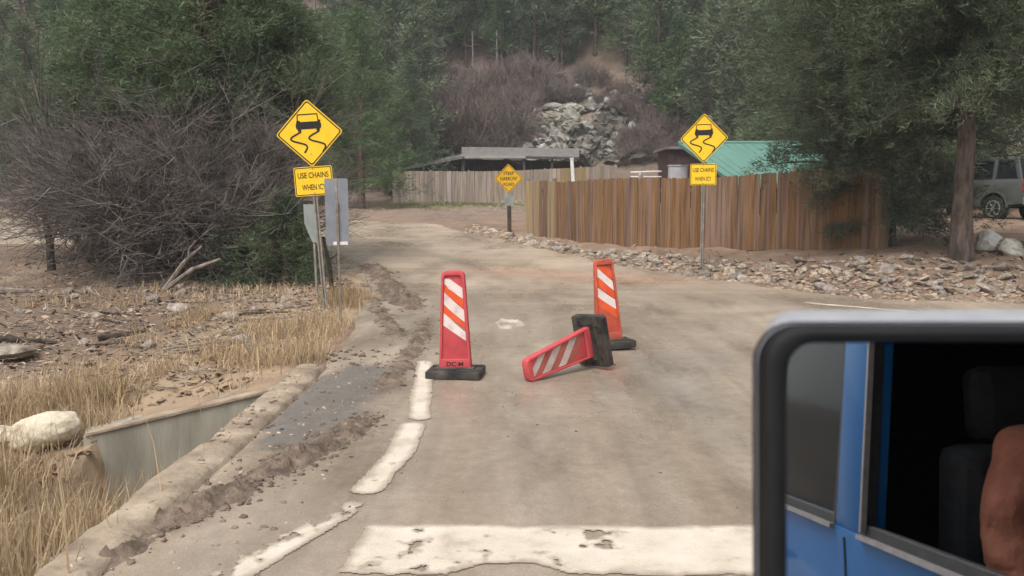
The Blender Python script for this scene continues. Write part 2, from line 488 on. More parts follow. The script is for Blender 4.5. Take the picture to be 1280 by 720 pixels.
def road_material():
    m = bpy.data.materials.new('muddy_asphalt'); m.use_nodes = True
    nt = m.node_tree; N = nt.nodes; L = nt.links
    b = N['Principled BSDF']; b.inputs['Specular IOR Level'].default_value = .35
    g = N.new('ShaderNodeNewGeometry')
    def noise(scale, stretch, detail=7, rot=0):
        mp = N.new('ShaderNodeMapping'); mp.inputs['Scale'].default_value = stretch; mp.inputs['Rotation'].default_value = (0, 0, rot)
        L.new(g.outputs['Position'], mp.inputs['Vector'])
        n = N.new('ShaderNodeTexNoise'); n.inputs['Scale'].default_value = scale; n.inputs['Detail'].default_value = detail
        n.inputs['Roughness'].default_value = .6
        L.new(mp.outputs[0], n.inputs['Vector']); return n.outputs['Fac']
    def ramp(f, p0, p1, c0=(0, 0, 0), c1=(1, 1, 1)):
        r = N.new('ShaderNodeValToRGB'); e = r.color_ramp.elements
        e[0].position = p0; e[1].position = p1; e[0].color = (*c0, 1); e[1].color = (*c1, 1)
        L.new(f, r.inputs[0]); return r.outputs[0]
    def mix(f, a, c, mode='MIX'):
        x = N.new('ShaderNodeMix'); x.data_type = 'RGBA'; x.blend_type = mode
        if isinstance(f, float): x.inputs[0].default_value = f
        else: L.new(f, x.inputs[0])
        L.new(a, x.inputs[6]); L.new(c, x.inputs[7]); return x.outputs[2]
    at_ = N.new('ShaderNodeAttribute'); at_.attribute_name = 'tint'
    base = at_.outputs['Color']
    blot = ramp(noise(.55, (1, .7, 1)), .33, .68, (.80, .79, .78), (1.12, 1.12, 1.12))
    c = mix(1.0, base, blot, 'MULTIPLY')
    s_far = ramp(noise(1.2, (.22, 2.4, 1), rot=.2), .36, .62, (.88, .865, .85), (1.08, 1.08, 1.07))
    s_near = ramp(noise(1.5, (2.2, .20, 1), rot=-.06), .36, .62, (.86, .85, .84), (1.07, 1.07, 1.07))
    sx = N.new('ShaderNodeSeparateXYZ'); L.new(g.outputs['Position'], sx.inputs[0])
    my = N.new('ShaderNodeMapRange'); my.inputs[1].default_value = 11; my.inputs[2].default_value = 17; L.new(sx.outputs['Y'], my.inputs[0])
    c = mix(1.0, c, mix(my.outputs[0], s_near, s_far), 'MULTIPLY')
    smear = ramp(noise(.9, (1.3, .5, 1), 12, rot=.5), .52, .66, (1, 1, 1), (.74, .72, .70))
    c = mix(1.0, c, smear, 'MULTIPLY')
    fine = ramp(noise(9, (1, .8, 1)), .34, .66, (.90, .895, .89), (1.07, 1.07, 1.07))
    c = mix(1.0, c, fine, 'MULTIPLY')
    grit = ramp(noise(75, (1, 1, 1), 4), .36, .64, (.84, .84, .84), (1.12, 1.12, 1.12))
    c = mix(1.0, c, grit, 'MULTIPLY')
    L.new(c, b.inputs['Base Color'])
    wet = N.new('ShaderNodeMapRange'); wet.inputs[1].default_value = .40; wet.inputs[2].default_value = .60
    wet.inputs[3].default_value = .20; wet.inputs[4].default_value = .62
    L.new(noise(.45, (1, .6, 1)), wet.inputs[0]); L.new(wet.outputs[0], b.inputs['Roughness'])
    bp = N.new('ShaderNodeBump'); bp.inputs['Strength'].default_value = .5; bp.inputs['Distance'].default_value = .015
    L.new(noise(14, (1, .8, 1), 10), bp.inputs['Height']); L.new(bp.outputs[0], b.inputs['Normal'])
    return m
M['road'] = road_material()
def worn_paint(m):
    nt = m.node_tree; N = nt.nodes; L = nt.links; b = N['Principled BSDF']
    src = b.inputs['Base Color'].links[0].from_socket
    a = N.new('ShaderNodeAttribute'); a.attribute_name = 'wear'
    g = N.new('ShaderNodeNewGeometry'); nz = N.new('ShaderNodeTexNoise'); nz.inputs['Scale'].default_value = 7; nz.inputs['Detail'].default_value = 12; nz.inputs['Roughness'].default_value = .75
    L.new(g.outputs['Position'], nz.inputs['Vector'])
    ad = N.new('ShaderNodeMath'); ad.operation = 'ADD'; L.new(a.outputs['Fac'], ad.inputs[0]); L.new(nz.outputs['Fac'], ad.inputs[1])
    r = N.new('ShaderNodeMapRange'); r.inputs[1].default_value = .66; r.inputs[2].default_value = 1.42; L.new(ad.outputs[0], r.inputs[0])
    x = N.new('ShaderNodeMix'); x.data_type = 'RGBA'; x.inputs[6].default_value = (.335, .275, .215, 1)
    L.new(r.outputs[0], x.inputs[0]); L.new(src, x.inputs[7]); L.new(x.outputs[2], b.inputs['Base Color'])
worn_paint(M['paint_white'])

# ------------------------------------------------------------------ ground and road sheets
def lines(*segs):
    out = []
    for a, b, st in segs:
        out += list(np.arange(a, b, st))
    return np.array(sorted(set(np.round(out, 4))))

def grid_sheet(name, xs, ys, zf, colf, material, trim=None):
    X, Y = np.meshgrid(xs, ys)
    x, y = X.ravel(), Y.ravel()
    z = zf(x, y)
    nx, ny = len(xs), len(ys)
    i = np.arange((nx - 1) * (ny - 1)); r, c = i // (nx - 1), i % (nx - 1)
    a = r * nx + c
    F = np.stack([a, a + 1, a + nx + 1, a + nx], 1)
    if trim is not None:
        e = trim(x, y); F = F[(e[F] > -.35).any(axis=1)]
    me = np_mesh(name, np.stack([x, y, z], 1), F, material, smooth=True)
    ca = me.color_attributes.new('tint', 'FLOAT_COLOR', 'POINT')
    cc = np.concatenate([colf(x, y), np.ones((len(x), 1))], 1).astype(np.float32)
    ca.data.foreach_set('color', cc.ravel())
    o = link(bpy.data.objects.new(name, me))
    return tag(o, kind='structure')

def road_edge(x, y):
    sd = poly_sd(x, y)
    n = fbm(x * .9, y * .9, 5, 4) * 0.9 * sm((y - 8.8) / 2.5) * np.where(np.abs(x) > 30, 0, 1)
    return sd + n

def ground_z(x, y):
    z = height(x, y)
    e = poly_sd(x, y)
    off = sm(-e / 0.8)
    n = fbm(x * .55, y * .55, 3, 4) * 0.26 + fbm(x * 2.4, y * 2.4, 9, 3) * 0.12 + fbm(x * 7, y * 7, 10, 3) * .05
    far = sm((y - 45) / 25)
    z = z + n * off * (1 + 1.6 * far)
    return z - 0.05 * sm((e + .05) / 0.25)

def lerp(a, b, t):
    return a + (np.array(b)[None, :] - a) * t[:, None]

def ground_col(x, y):
    c = np.tile(np.array([[.235, .165, .118]]), (len(x), 1))          # brown dirt
    n = fbm(x * .35, y * .35, 21, 4) + .5
    c = lerp(c, (.165, .105, .078), sm((n - .5) * 5) * .7)
    left = sm((-3.2 - x) / 2) * (1 - sm((y - 24) / 5))
    c = lerp(c, (.145, .104, .076), left * .9)
    n2 = fbm(x * .8, y * .5, 33, 4) + .5
    c = lerp(c, (.30, .235, .175), left * sm((n2 - .55) * 6) * .7)
    verge = sm((-2.2 - x) / .3) * sm((x + 6.5) / 2.5) * (1 - sm((y - 19) / 4))
    c = lerp(c, (.33, .25, .165), verge * .7)
    back = sm((y - 36) / 4) * (1 - sm((y - 58) / 5))
    c = lerp(c, (.215, .165, .13), back * .7)
    gp = np.exp(-((x + 3.5) / 4.5) ** 2 - ((y - 50.5) / 2.3) ** 2)
    c = lerp(c, (.15, .15, .075), np.clip(gp * 1.2, 0, .75))
    hill = sm((y - 56) / 8)
    c = lerp(c, (.165, .118, .105), hill)
    n3 = fbm(x * .12, y * .12, 44, 4) + .5
    c = lerp(c, (.17, .15, .095), hill * sm((n3 - .5) * 5) * .5)
    gul = np.exp(-((x - 6.6 - (y - 70) * .08) / 2.2) ** 2) * sm((y - 66) / 6)
    c = lerp(c, (.195, .15, .105), np.clip(gul, 0, .6))
    return c

gx = lines((-4.3, -2, .07), (-200, -60, 14), (-60, -14, 1.6), (-14, 14, .2), (14, 60, 1.2), (60, 201, 14)); gx = np.array(sorted(set(list(gx) + [-2.3, -2.12])))
gy = lines((7.4, 9.2, .07), (-70, -2, 4), (-2, 3, .5), (3, 32, .2), (32, 62, .6), (62, 120, 1.2), (120, 301, 12))
grid_sheet('ground', gx, gy, ground_z, ground_col, M['ground'])

def gpt(px, py, z=0.0):
    d = ray(px, py); k = (z - CAMZ) / d.z
    return (d.x * k, d.y * k)
RIDGE = [gpt(40, 722), gpt(150, 682), gpt(300, 618), gpt(400, 560), gpt(465, 522)]
RIDGE2 = [gpt(478, 492), gpt(500, 462), gpt(520, 432), gpt(536, 402)]
RIDGE3 = [gpt(470, 350), gpt(492, 372), gpt(520, 392)]
PATCH = np.array([gpt(318, 566), gpt(345, 520), gpt(385, 474), gpt(440, 452), gpt(512, 462), gpt(492, 490), gpt(462, 515), gpt(370, 570)])
def road_z(x, y):
    z = height(np.clip(x, -2.0, None) * (y < 9.5) + x * (y >= 9.5), y)
    e = road_edge(x, y)
    k = sm((e + .18) / 0.36)
    rut = fbm(x * 1.2, y * .45, 61, 4) * .022 + fbm(x * 5, y * 2.2, 62, 3) * .010
    for Rg in (RIDGE, RIDGE2, RIDGE3):
        d = seg_d(x, y, Rg)
        rut = rut + np.exp(-(d / .13) ** 2) * (.010 + .01 * fbm(x * 6, y * 6, 64, 3))
    return z + rut + .012 * k - .16 * (1 - k)

def seg_d(x, y, pts):
    d = np.full(np.shape(x), 1e9)
    for (ax, ay), (bx, by) in zip(pts[:-1], pts[1:]):
        ex, ey = bx - ax, by - ay
        t = np.clip(((x - ax) * ex + (y - ay) * ey) / (ex * ex + ey * ey), 0, 1)
        d = np.minimum(d, np.hypot(x - ax - t * ex, y - ay - t * ey))
    return d

TRACKS = [[(-.35, 3), (-.4, 9), (-.9, 14), (-2.8, 20), (-7, 26), (-16, 31)], [(1.25, 3), (1.2, 9), (.8, 14), (-.6, 20), (-4, 28), (-15, 35)],
          [(1.9, 2), (2.0, 8), (3.4, 12), (7, 13.2), (20, 13)], [(.5, 2), (.6, 8), (1.9, 12.6), (5, 14.2), (20, 14)]]

def road_col(x, y):
    c = np.tile(np.array([[.300, .248, .196]]), (len(x), 1))
    n = fbm(x * .28, y * .22, 71, 4) + .5
    c = lerp(c, (.372, .306, .238), sm((n - .45) * 5) * .6)
    c = lerp(c, (.43, .345, .262), sm((y - 13) / 9) * .75)                # dry pale mud further on
    c = lerp(c, (.47, .41, .335), sm((x - 2.6 - (y - 13) * .1) / 2.2) * sm((y - 10.2) / 1.2) * (1 - sm((y - 13.6) / 1.0)) * .85)
    wetg = np.exp(-((x - 1.9) / 1.1) ** 2 - ((y - 8.6) / 2.2) ** 2)
    c = lerp(c, (.255, .232, .205), np.clip(wetg * 1.1, 0, .8))
    for T in TRACKS:
        d = seg_d(x, y, T) + fbm(x * 1.5, y * .6, 77, 3) * .18
        c = lerp(c, (.29, .232, .175), np.exp(-(d / .22) ** 2) * .75)
    red = np.exp(-((x - 1.2) / 2.0) ** 2 - ((y - 19.5 + .5 * x) / .8) ** 2)
    c = lerp(c, (.48, .29, .21), np.clip(red, 0, .55))
    p = poly_sd(x, y, PATCH) + fbm(x * 2.2, y * 2.2, 81, 4) * .35
    c = lerp(c, (.150, .142, .135), sm((p + .05) / .16) * .85)
    k = sm((-1.55 - x) / .35) * (1 - sm((y - 9) / 1)) * (1 - sm((p + .05) / .16))
    c = lerp(c, (.40, .32, .24), k * .6)
    for Rg in (RIDGE, RIDGE2, RIDGE3):
        d = seg_d(x, y, Rg) + fbm(x * 4, y * 4, 84, 3) * .12
        c = lerp(c, (.20, .15, .112), np.exp(-(d / .15) ** 2) * .8)
    return c

rx = lines((-90, -20, 5), (-20, -4, .5), (-4, 9, .09), (9, 20, .5), (20, 91, 5))
ry = lines((-40, 1, 4), (1, 3, .5), (3, 24, .09), (24, 42, .3))
grid_sheet('road', rx, ry, road_z, road_col, M['road'], trim=lambda x, y: np.where((x < -2.12) & (y < 9.4), -9, road_edge(x, y)))

# ------------------------------------------------------------------ road markings
def marking(name, x0, x1, y0, y1, inside, step=.014, z=.022):
    xs = np.arange(x0, x1, step); ys = np.arange(y0, y1, step)
    X, Y = np.meshgrid(xs, ys); x, y = X.ravel(), Y.ravel()
    keep = inside(x + step / 2, y + step / 2) > 0
    nx = len(xs)
    ok = keep.reshape(X.shape)[:-1, :-1]
    r, c = np.nonzero(ok)
    a = r * nx + c
    F = np.stack([a, a + 1, a + nx + 1, a + nx], 1)
    used, inv = np.unique(F, return_inverse=True)
    sc_ = inside(x, y)[used]
    xx, yy = x[used], y[used]
    V = np.stack([xx, yy, road_z(xx, yy) + .006], 1)
    me = np_mesh(name, V, inv.reshape(F.shape), M['paint_white'], smooth=True)
    at_ = me.attributes.new('wear', 'FLOAT', 'POINT'); at_.data.foreach_set('value', np.clip(sc_ / .06, 0, 1).astype(np.float32))
    return tag(link(bpy.data.objects.new(name, me)), kind='structure')

SY1, SY0 = gpt(700, 661)[1], gpt(700, 724)[1]
SX1, SX0 = gpt(462, 662)[0], gpt(428, 718)[0]
def stop_inside(x, y):
    xl = SX0 + (SX1 - SX0) * (y - SY0) / (SY1 - SY0)
    e = np.minimum(np.minimum(y - SY0, SY1 - y), np.minimum(x - xl, 3.2 - x))
    worn = fbm(x * 3.2, y * 3.2, 101, 5) * .30
    hole = fbm(x * 2.4, y * 2.4, 107, 3) + .8 * fbm(x * 14, y * 14, 108, 4)
    mudb = SY0 + .02 + np.maximum(0, fbm(x * 1.9, x * 0 + 3, 105, 4)) * .55
    return np.minimum(np.minimum(e + worn * .22 + fbm(x * 16, y * 16, 109, 2) * .03 + .012, (hole + .36) * .35), y - mudb - fbm(x * 14, y * 14, 110, 3) * .06)
marking('stop_line', -1.1, 3.25, SY0 - .1, SY1 + .1, stop_inside, step=.011)
EDGE = [gpt(290, 722), gpt(392, 664), gpt(437, 637)], [gpt(460, 614), gpt(500, 568), gpt(516, 534)], [gpt(524, 524), gpt(527, 488), gpt(531, 455)]
def edge_inside(x, y):
    out = np.full(x.shape, -1.0)
    for k, P in enumerate(EDGE):
        d = seg_d(x, y, P)
        w = (.098, .100, .092)[k]
        n = fbm(x * 3, y * 2, 111 + k, 4); n2 = fbm(x * 16, y * 12, 115, 4)
        out = np.maximum(out, np.minimum(w - d + n * (.06, .04, .05)[k] + n2 * .03, (n + .7 * n2 + (.26, .36, .34)[k]) * .4))
    return out
marking('edge_line', -1.75, -.5, 4.0, 10.4, edge_inside)
marking('far_edge_line', 4.9, 6.4, 13.2, 14.9, lambda x, y: .09 + fbm(x * 4, y * 4, 120, 3) * .1 - np.abs(y - (14.75 - .75 * (x - 4.9))))

# ------------------------------------------------------------------ kerb and culvert wall
def kerb():
    xs = np.array([-2.30, -2.295, -2.26, -2.19, -2.12, -2.00, -1.97])
    prof = np.array([-1.3, 0.01, .035, .038, .036, .025, -.2])
    ys = np.arange(-6, 9.5, .07)
    X, Y = np.meshgrid(xs, ys); x, y = X.ravel(), Y.ravel()
    z = np.tile(prof, len(ys))
    top = z > -.1
    n = fbm(x * 2.2, y * 2.2, 131, 4) * .06 + fbm(x * 9, y * 9, 134, 3) * .035
    z = np.where(top, z + n, z)
    x = x + np.where(x > -2.1, fbm(y * 1.5, y * 0, 132, 5) * .09, fbm(y * 1.6, y * 0, 133, 5) * .09)
    nx = len(xs); i = np.arange((nx - 1) * (len(ys) - 1)); r, c = i // (nx - 1), i % (nx - 1); a = r * nx + c
    F = np.stack([a, a + 1, a + nx + 1, a + nx], 1)
    # end caps keep it closed
    me = np_mesh('kerb', np.stack([x, y, z], 1), F, M['kerb'], smooth=False)
    tag(link(bpy.data.objects.new('kerb', me)), kind='structure')
kerb()
cw = thing('culvert_wall', 'stained grey green concrete wing wall dropping into the ditch beside the road edge', 'wall', (-2.27, wall_y(-2.27), 0))
m = MB()
ux, uy = -1.62, -.63
n_ = 14
for i in range(n_):
    t0, t1 = i / n_, (i + 1) / n_
    z0, z1 = -.04 - .30 * t0, -.04 - .30 * t1
    p = [Vector((ux * t, uy * t, 0)) for t in (t0, t1)]
    nrm = Vector((-uy, ux, 0)).normalized() * -.36
    a, b = p
    if nrm.y < 0: nrm = -nrm
    vs = [a + Vector((0, 0, -1.6)), b + Vector((0, 0, -1.6)), b + Vector((0, 0, z1)), a + Vector((0, 0, z0))]
    vs += [v + nrm for v in vs]
    m.add(vs, [(0, 1, 2, 3), (7, 6, 5, 4), (3, 2, 6, 7)] + ([(0, 3, 7, 4)] if i == 0 else []) + ([(1, 5, 6, 2)] if i == n_ - 1 else []))
m.obj('wall_face', M['concrete'], cw)
m = MB()
m.beam((0.02, .05, -.022), (ux, uy + .05, -.322), .13, .035)
o = m.obj('wall_cap', M['kerb'], cw, bevel=.008); o['label'] = 'pale dusty top edge'

# ------------------------------------------------------------------ signs
def post_base(px, py, y):
    p = at(px, py, y); return (p.x, y, H(p.x, y))

def rsq(h, r, rot=True, n=5):
    """rounded square half size h, corner radius r, turned to a diamond"""
    pts = []
    for cx, cy, a0 in ((h - r, h - r, 0), (-h + r, h - r, 90), (-h + r, -h + r, 180), (h - r, -h + r, 270)):
        for k in range(n):
            a = R(a0 + 90 * k / (n - 1)); pts.append((cx + r * math.cos(a), cy + r * math.sin(a)))
    if rot:
        s = math.sqrt(.5); pts = [((x - y) * s, (x + y) * s) for x, y in pts]
    return pts

def rrect(w, h, r, n=4):
    pts = []
    for cx, cy, a0 in ((w - r, h - r, 0), (-w + r, h - r, 90), (-w + r, -h + r, 180), (w - r, -h + r, 270)):
        for k in range(n):
            a = R(a0 + 90 * k / (n - 1)); pts.append((cx + r * math.cos(a), cy + r * math.sin(a)))
    return pts

def ribbon(mb, pts, w, y0, y1):
    # Catmull-Rom then offset
    P = [np.array(p, float) for p in pts]; P = [2 * P[0] - P[1]] + P + [2 * P[-1] - P[-2]]
    C = []
    for i in range(1, len(P) - 2):
        for t in np.linspace(0, 1, 8, endpoint=False):
            a, b, c, d = P[i - 1], P[i], P[i + 1], P[i + 2]
            C.append(.5 * ((2 * b) + (c - a) * t + (2 * a - 5 * b + 4 * c - d) * t * t + (3 * b - a - 3 * c + d) * t ** 3))
    C.append(P[-2]); C = np.array(C)
    T = np.gradient(C, axis=0); T /= np.linalg.norm(T, axis=1, keepdims=True)
    Nn = np.stack([-T[:, 1], T[:, 0]], 1) * w / 2
    A, B = C + Nn, C - Nn
    for i in range(len(C) - 1):
        mb.prism([A[i], A[i + 1], B[i + 1], B[i]], y0, y1)

def shift(pts, cx, cz, k=1.0):
    return [(cx + p[0] * k, cz + p[1] * k) for p in pts]

def chain_sign(label, base, hs, zc, zp, group, lean=0.0, yaw=0.0, pw=.61, ph=.46, roll=0.0, xd=0.0, xp=0.0):
    """diamond warning sign with a plaque below on one steel post"""
    t = thing('warning_sign', label, 'road sign', base, (0, R(lean), R(yaw)), group)
    m = MB()
    top = zc + hs * .9
    m.prism([(-.035, -.02), (-.012, -.02), (-.012, .012), (.012, .012), (.012, -.02), (.035, -.02), (.035, .02), (-.035, .02)], -.25, top, axis='z')
    m.obj('post', M['steel'], t)
    h = hs * math.sqrt(.5)
    p = MB(); p.prism(shift(rsq(h, .045), xd, zc), -.032, -.028)
    plate = p.obj('diamond_panel', M['sign_yellow'], t)
    bk = MB(); bk.prism(shift(rsq(h - .003, .045), xd, zc), -.0275, -.0255); bk.obj('back_sheet', M['sign_back'], t)
    q = MB(); q.ring(shift(rsq(h - .016, .04), xd, zc), shift(rsq(h - .034, .034), xd, zc), -.0345, -.0325); q.obj('border', M['sign_black'], plate)
    k = hs
    q = MB()
    y0, y1 = -.036, -.0325
    q.prism(shift([(-.36, .12), (.34, .12), (.37, .17), (.37, .27), (.34, .30), (.36, .345), (.36, .375), (.30, .375), (.29, .335), (-.24, .335), (-.26, .375), (-.33, .375), (-.36, .34), (-.36, .30), (-.38, .27), (-.38, .17)], xd, zc, k), y0, y1)
    for a, b in (((-.33, .33), (-.31, .55)), ((.29, .33), (.27, .55))):
        ribbon(q, shift([a, ((a[0] + b[0]) / 2, (a[1] + b[1]) / 2), b], xd, zc, k), .03 * k, y0, y1)
    q.prism(shift([(-.325, .535), (.285, .535), (.27, .565), (-.31, .565)], xd, zc, k), y0, y1)
    for sx in (-.33, .22):
        q.prism(shift([(sx, .13), (sx, .06), (sx + .10, .06), (sx + .10, .13)], xd, zc, k), y0 + .0005, y1)
    q.obj('car_symbol', M['sign_black'], plate)
    for dx in (0, .54):
        q = MB()
        ribbon(q, shift([(-.24 + dx, .05), (-.34 + dx, .0), (-.50 + dx, -.08), (-.56 + dx, -.15), (-.48 + dx, -.215), (-.28 + dx, -.28), (-.13 + dx, -.34), (-.095 + dx, -.41), (-.13 + dx, -.49), (-.19 + dx, -.57)], xd, zc, k), .05 * k, y0, y1)
        q.obj('skid_mark', M['sign_black'], plate)
    p = MB(); p.prism(shift(rrect(pw / 2, ph / 2, .03), xp, zp), -.032, -.028)
    pl = p.obj('plaque', M['sign_yellow'], t)
    bk = MB(); bk.prism(shift(rrect(pw / 2 - .003, ph / 2 - .003, .03), xp, zp), -.0275, -.0255); bk.obj('back_sheet', M['sign_back'], t)
    q = MB(); q.ring(shift(rrect(pw / 2 - .012, ph / 2 - .012, .025), xp, zp), shift(rrect(pw / 2 - .024, ph / 2 - .024, .02), xp, zp), -.0345, -.0325); q.obj('border', M['sign_black'], pl)
    text_part('USE CHAINS', .125, xp, zp + .095, -.0335, M['sign_black'], 'lettering', pl, width=pw * .80)
    text_part('WHEN ICY', .125, xp, zp - .095, -.0335, M['sign_black'], 'lettering', pl, width=pw * .62)
    for (bx, bz) in ((xd, zc + hs * .55), (xd, zc - hs * .62), (xp, zp + .19), (xp, zp - .19)):
        q = MB(); q.lathe([(-.036, .008), (-.033, .012), (-.0325, .012)], 8, axis='y', c=(bx, 0, bz)); q.obj('bolt', M['steel'], t)
    return t

b1 = post_base(407, 390, 14.2)
chain_sign('yellow skid warning sign over a chains plaque, leaning beside the bare bush', b1, .535,
           at(388, 166, 14.2).z - b1[2], at(392, 226, 14.2).z - b1[2], 'skid warning signs', lean=-3.9, xd=.0, xp=.0)
b2 = post_base(877, 338, 19.4)
chain_sign('yellow skid warning sign over a chains plaque, upright before the brown fence', b2, .535,
           at(878, 173, 19.4).z - b2[2], at(879, 218, 19.4).z - b2[2], 'skid warning signs', yaw=-28, pw=.58, ph=.46)

b3 = post_base(637, 291, 30.6)
t = thing('narrow_road_sign', 'small yellow diamond sign with three lines of lettering by the brown fence corner', 'road sign', b3, (0, R(-1), R(3)))
m = MB(); m.box((0, 0, .42), (.14, .12, 1.1)); m.obj('lower_post', M['pole_dark'], t, bevel=.012)
m = MB(); m.box((0, 0, 1.55), (.09, .07, 1.2)); m.obj('upper_post', M['pale_back'], t, bevel=.006)
zc = at(637, 223, 30.6).z - b3[2]
hd = .50; h = hd * math.sqrt(.5)
p = MB(); p.prism(shift(rsq(h, .05), 0, zc), -.058, -.05); pl = p.obj('diamond_panel', M['old_yellow'], t)
q = MB(); q.ring(shift(rsq(h - .02, .045), 0, zc), shift(rsq(h - .036, .04), 0, zc), -.0605, -.0585); q.obj('border', M['sign_black'], pl)
text_part('STEEP', .15, 0, zc + .17, -.0595, M['sign_black'], 'lettering', pl, width=.36)
text_part('NARROW', .17, 0, zc - .01, -.0595, M['sign_black'], 'lettering', pl, width=.58)
text_part('ROAD', .15, 0, zc - .20, -.0595, M['sign_black'], 'lettering', pl, width=.36)
m = MB(); m.prism(shift(rrect(.16, .17, .02), 0, at(637, 251, 30.6).z - b3[2]), -.055, -.047); o = m.obj('marker_plate', M['pale_back'], t); o['label'] = 'pale green grey plate below the diamond'

b4 = post_base(426, 410, 12.4)
t = thing('sign_back', 'tall grey rectangular sign seen from behind on a thin post in the dry grass', 'road sign', b4, (0, R(-.6), R(4)))
zt, zb = at(424, 223, 12.4).z - b4[2], at(424, 307, 12.4).z - b4[2]
m = MB(); m.prism(shift(rrect(.16, (zt - zb) / 2, .02), -.01, (zt + zb) / 2), .03, .036); pl = m.obj('panel', M['sign_back'], t)
m = MB(); m.box((-.01, .026, (zt + zb) / 2), (.035, .012, (zt - zb) * .96)); m.obj('stiffener', M['steel'], pl, bevel=.003)
m = MB(); m.box((.03, .024, zb + .03), (.20, .010, .045)); m.obj('bottom_clip', M['reflect_strip'], pl)
m = MB(); m.box((0, .01, zb / 2 + .2), (.034, .028, zb + .8)); m.obj('post', M['rust_post'], t, bevel=.004)
b5 = post_base(396, 372, 15.3)
t = thing('sign_back', 'pale grey green sign back partly hidden behind the leaning warning sign post', 'road sign', b5, (0, R(-2), R(-10)))
zt, zb = at(394, 255, 15.3).z - b5[2], at(394, 303, 15.3).z - b5[2]
m = MB(); m.prism(shift([(-.15, 0), (-.02, -(zt - zb) / 2), (.13, -(zt - zb) / 2), (.13, (zt - zb) / 2), (-.15, (zt - zb) / 2)], 0, (zt + zb) / 2), .0, .006); m.obj('panel', M['pale_back'], t)
m = MB(); m.box((0.0, .028, zt / 2 - .2), (.036, .03, zt + .3)); m.obj('post', M['steel'], t)
pa, pb_ = Vector(post_base(417, 363, 15.6)), at(404, 296, 15.4)
t = thing('leaning_stake', 'thin dark stake with a short side branch leaning behind the grey sign', 'stake', pa)
m = MB(); m.tube([(0, 0, -.15), (pb_ - pa) * .5 + Vector((.02, 0, 0)), pb_ - pa], [.042, .036, .028], 7); m.obj('stem', M['dark_log'], t, smooth=True)
m = MB(); m.tube([(pb_ - pa) * .62, (pb_ - pa) * .66 + Vector((.12, 0, .02)), (pb_ - pa) * .70 + Vector((.24, 0, .06))], [.026, .022, .014], 6); m.obj('side_branch', M['dark_log'], t, smooth=True)

# ------------------------------------------------------------------ channelizer panels
def channelizer(label, matrix, stripes, white, strip_mat, text=None, slot=True, plastic='orange_red', zmin=.30):
    t = thing('channelizer', label, 'traffic panel', group='orange red channelizer panels by the road')
    t.matrix_world = matrix
    Z0, Z1 = .085, 1.08
    def hw(z): return .165 + (.115 - .165) * (z - Z0) / (Z1 - Z0)
    r = .05
    outl = [(-hw(Z0), Z0), (hw(Z0), Z0), (hw(Z1 - r), Z1 - r), (hw(Z1) - .012, Z1 - .015), (hw(Z1) - r, Z1), (-hw(Z1) + r, Z1), (-hw(Z1) + .012, Z1 - .015), (-hw(Z1 - r), Z1 - r)]
    ins = .026
    inl = [(-hw(Z0) + ins, Z0 + .10), (hw(Z0) - ins, Z0 + .10), (hw(Z1 - r) - ins, Z1 - r - .03), (hw(Z1) - ins - .01, Z1 - .05), (hw(Z1) - r - .005, Z1 - .045), (-hw(Z1) + r + .005, Z1 - .045), (-hw(Z1) + ins + .01, Z1 - .05), (-hw(Z1 - r) + ins, Z1 - r - .03)]
    m = MB()
    m.prism(outl, -.018, .018)
    body = m.obj('panel', M[plastic], t, smooth=True, bevel=.006, segs=2)
    m = MB()
    m.ring(outl, inl, -.040, -.0185); m.ring(outl, inl, .0185, .040)
    m.obj('rim', M[plastic], body, smooth=True, bevel=.005, segs=2)
    m = MB()
    if slot:
        m.prism([(-.075, Z1 - .062), (.075, Z1 - .062), (.07, Z1 - .036), (-.07, Z1 - .036)], -.043, -.0405)
        m.obj('handle_grip', M[plastic], body, bevel=.0008)
    def clipstripe(z_left, z_right, th, zmin, zmax):
        P = []
        n = 10
        up = []; lo = []
        for i in range(n + 1):
            u = -1 + 2 * i / n
            zc = z_left + (z_right - z_left) * (i / n)
            zz = max(min(zc + th / 2, zmax), zmin); zl = max(min(zc - th / 2, zmax), zmin)
            up.append((u * (hw(zz) - ins - .006), zz)); lo.append((u * (hw(zl) - ins - .006), zl))
        return [a for a in lo] + up[::-1]
    def stripes_side(y0, y1, flip):
        for (zl, zr, th, kind) in stripes:
            P = clipstripe(zl, zr, th, zmin, 1.0)
            zs = [p[1] for p in P]
            if max(zs) - min(zs) < .02: continue
            m = MB(); m.prism(P, y0, y1)
            o = m.obj('white_stripe' if kind == 'w' else 'orange_stripe', white if kind == 'w' else strip_mat, body)
    stripes_side(-.0205, -.0185, False)
    stripes_side(.0185, .0205, True)
    if text:
        text_part(text, .062, 0, Z0 + .050, -.0412, M['sign_black'], 'lettering', body, width=.17)
    m = MB()
    m.prism([(-.26, -.215), (.26, -.215), (.28, -.19), (.28, .19), (.26, .215), (-.26, .215), (-.28, .19), (-.28, -.19)], .0, .085, axis='z')
    base = m.obj('rubber_base', M['rubber'], t, smooth=True, bevel=.014, segs=2)
    m = MB(); m.box((0, 0, .092), (.40, .15, .02)); m.obj('base_socket', M['rubber'], base, bevel=.006)
    for sx in (-1, 1):
        for sy in (-1, 1):
            m = MB(); m.box((sx * .215, sy * .12, .088), (.09, .05, .012)); m.obj('base_lug', M['rubber'], base, bevel=.004)
    return t

def road_h(x, y):
    return float(road_z(np.array([x]), np.array([y]))[0])

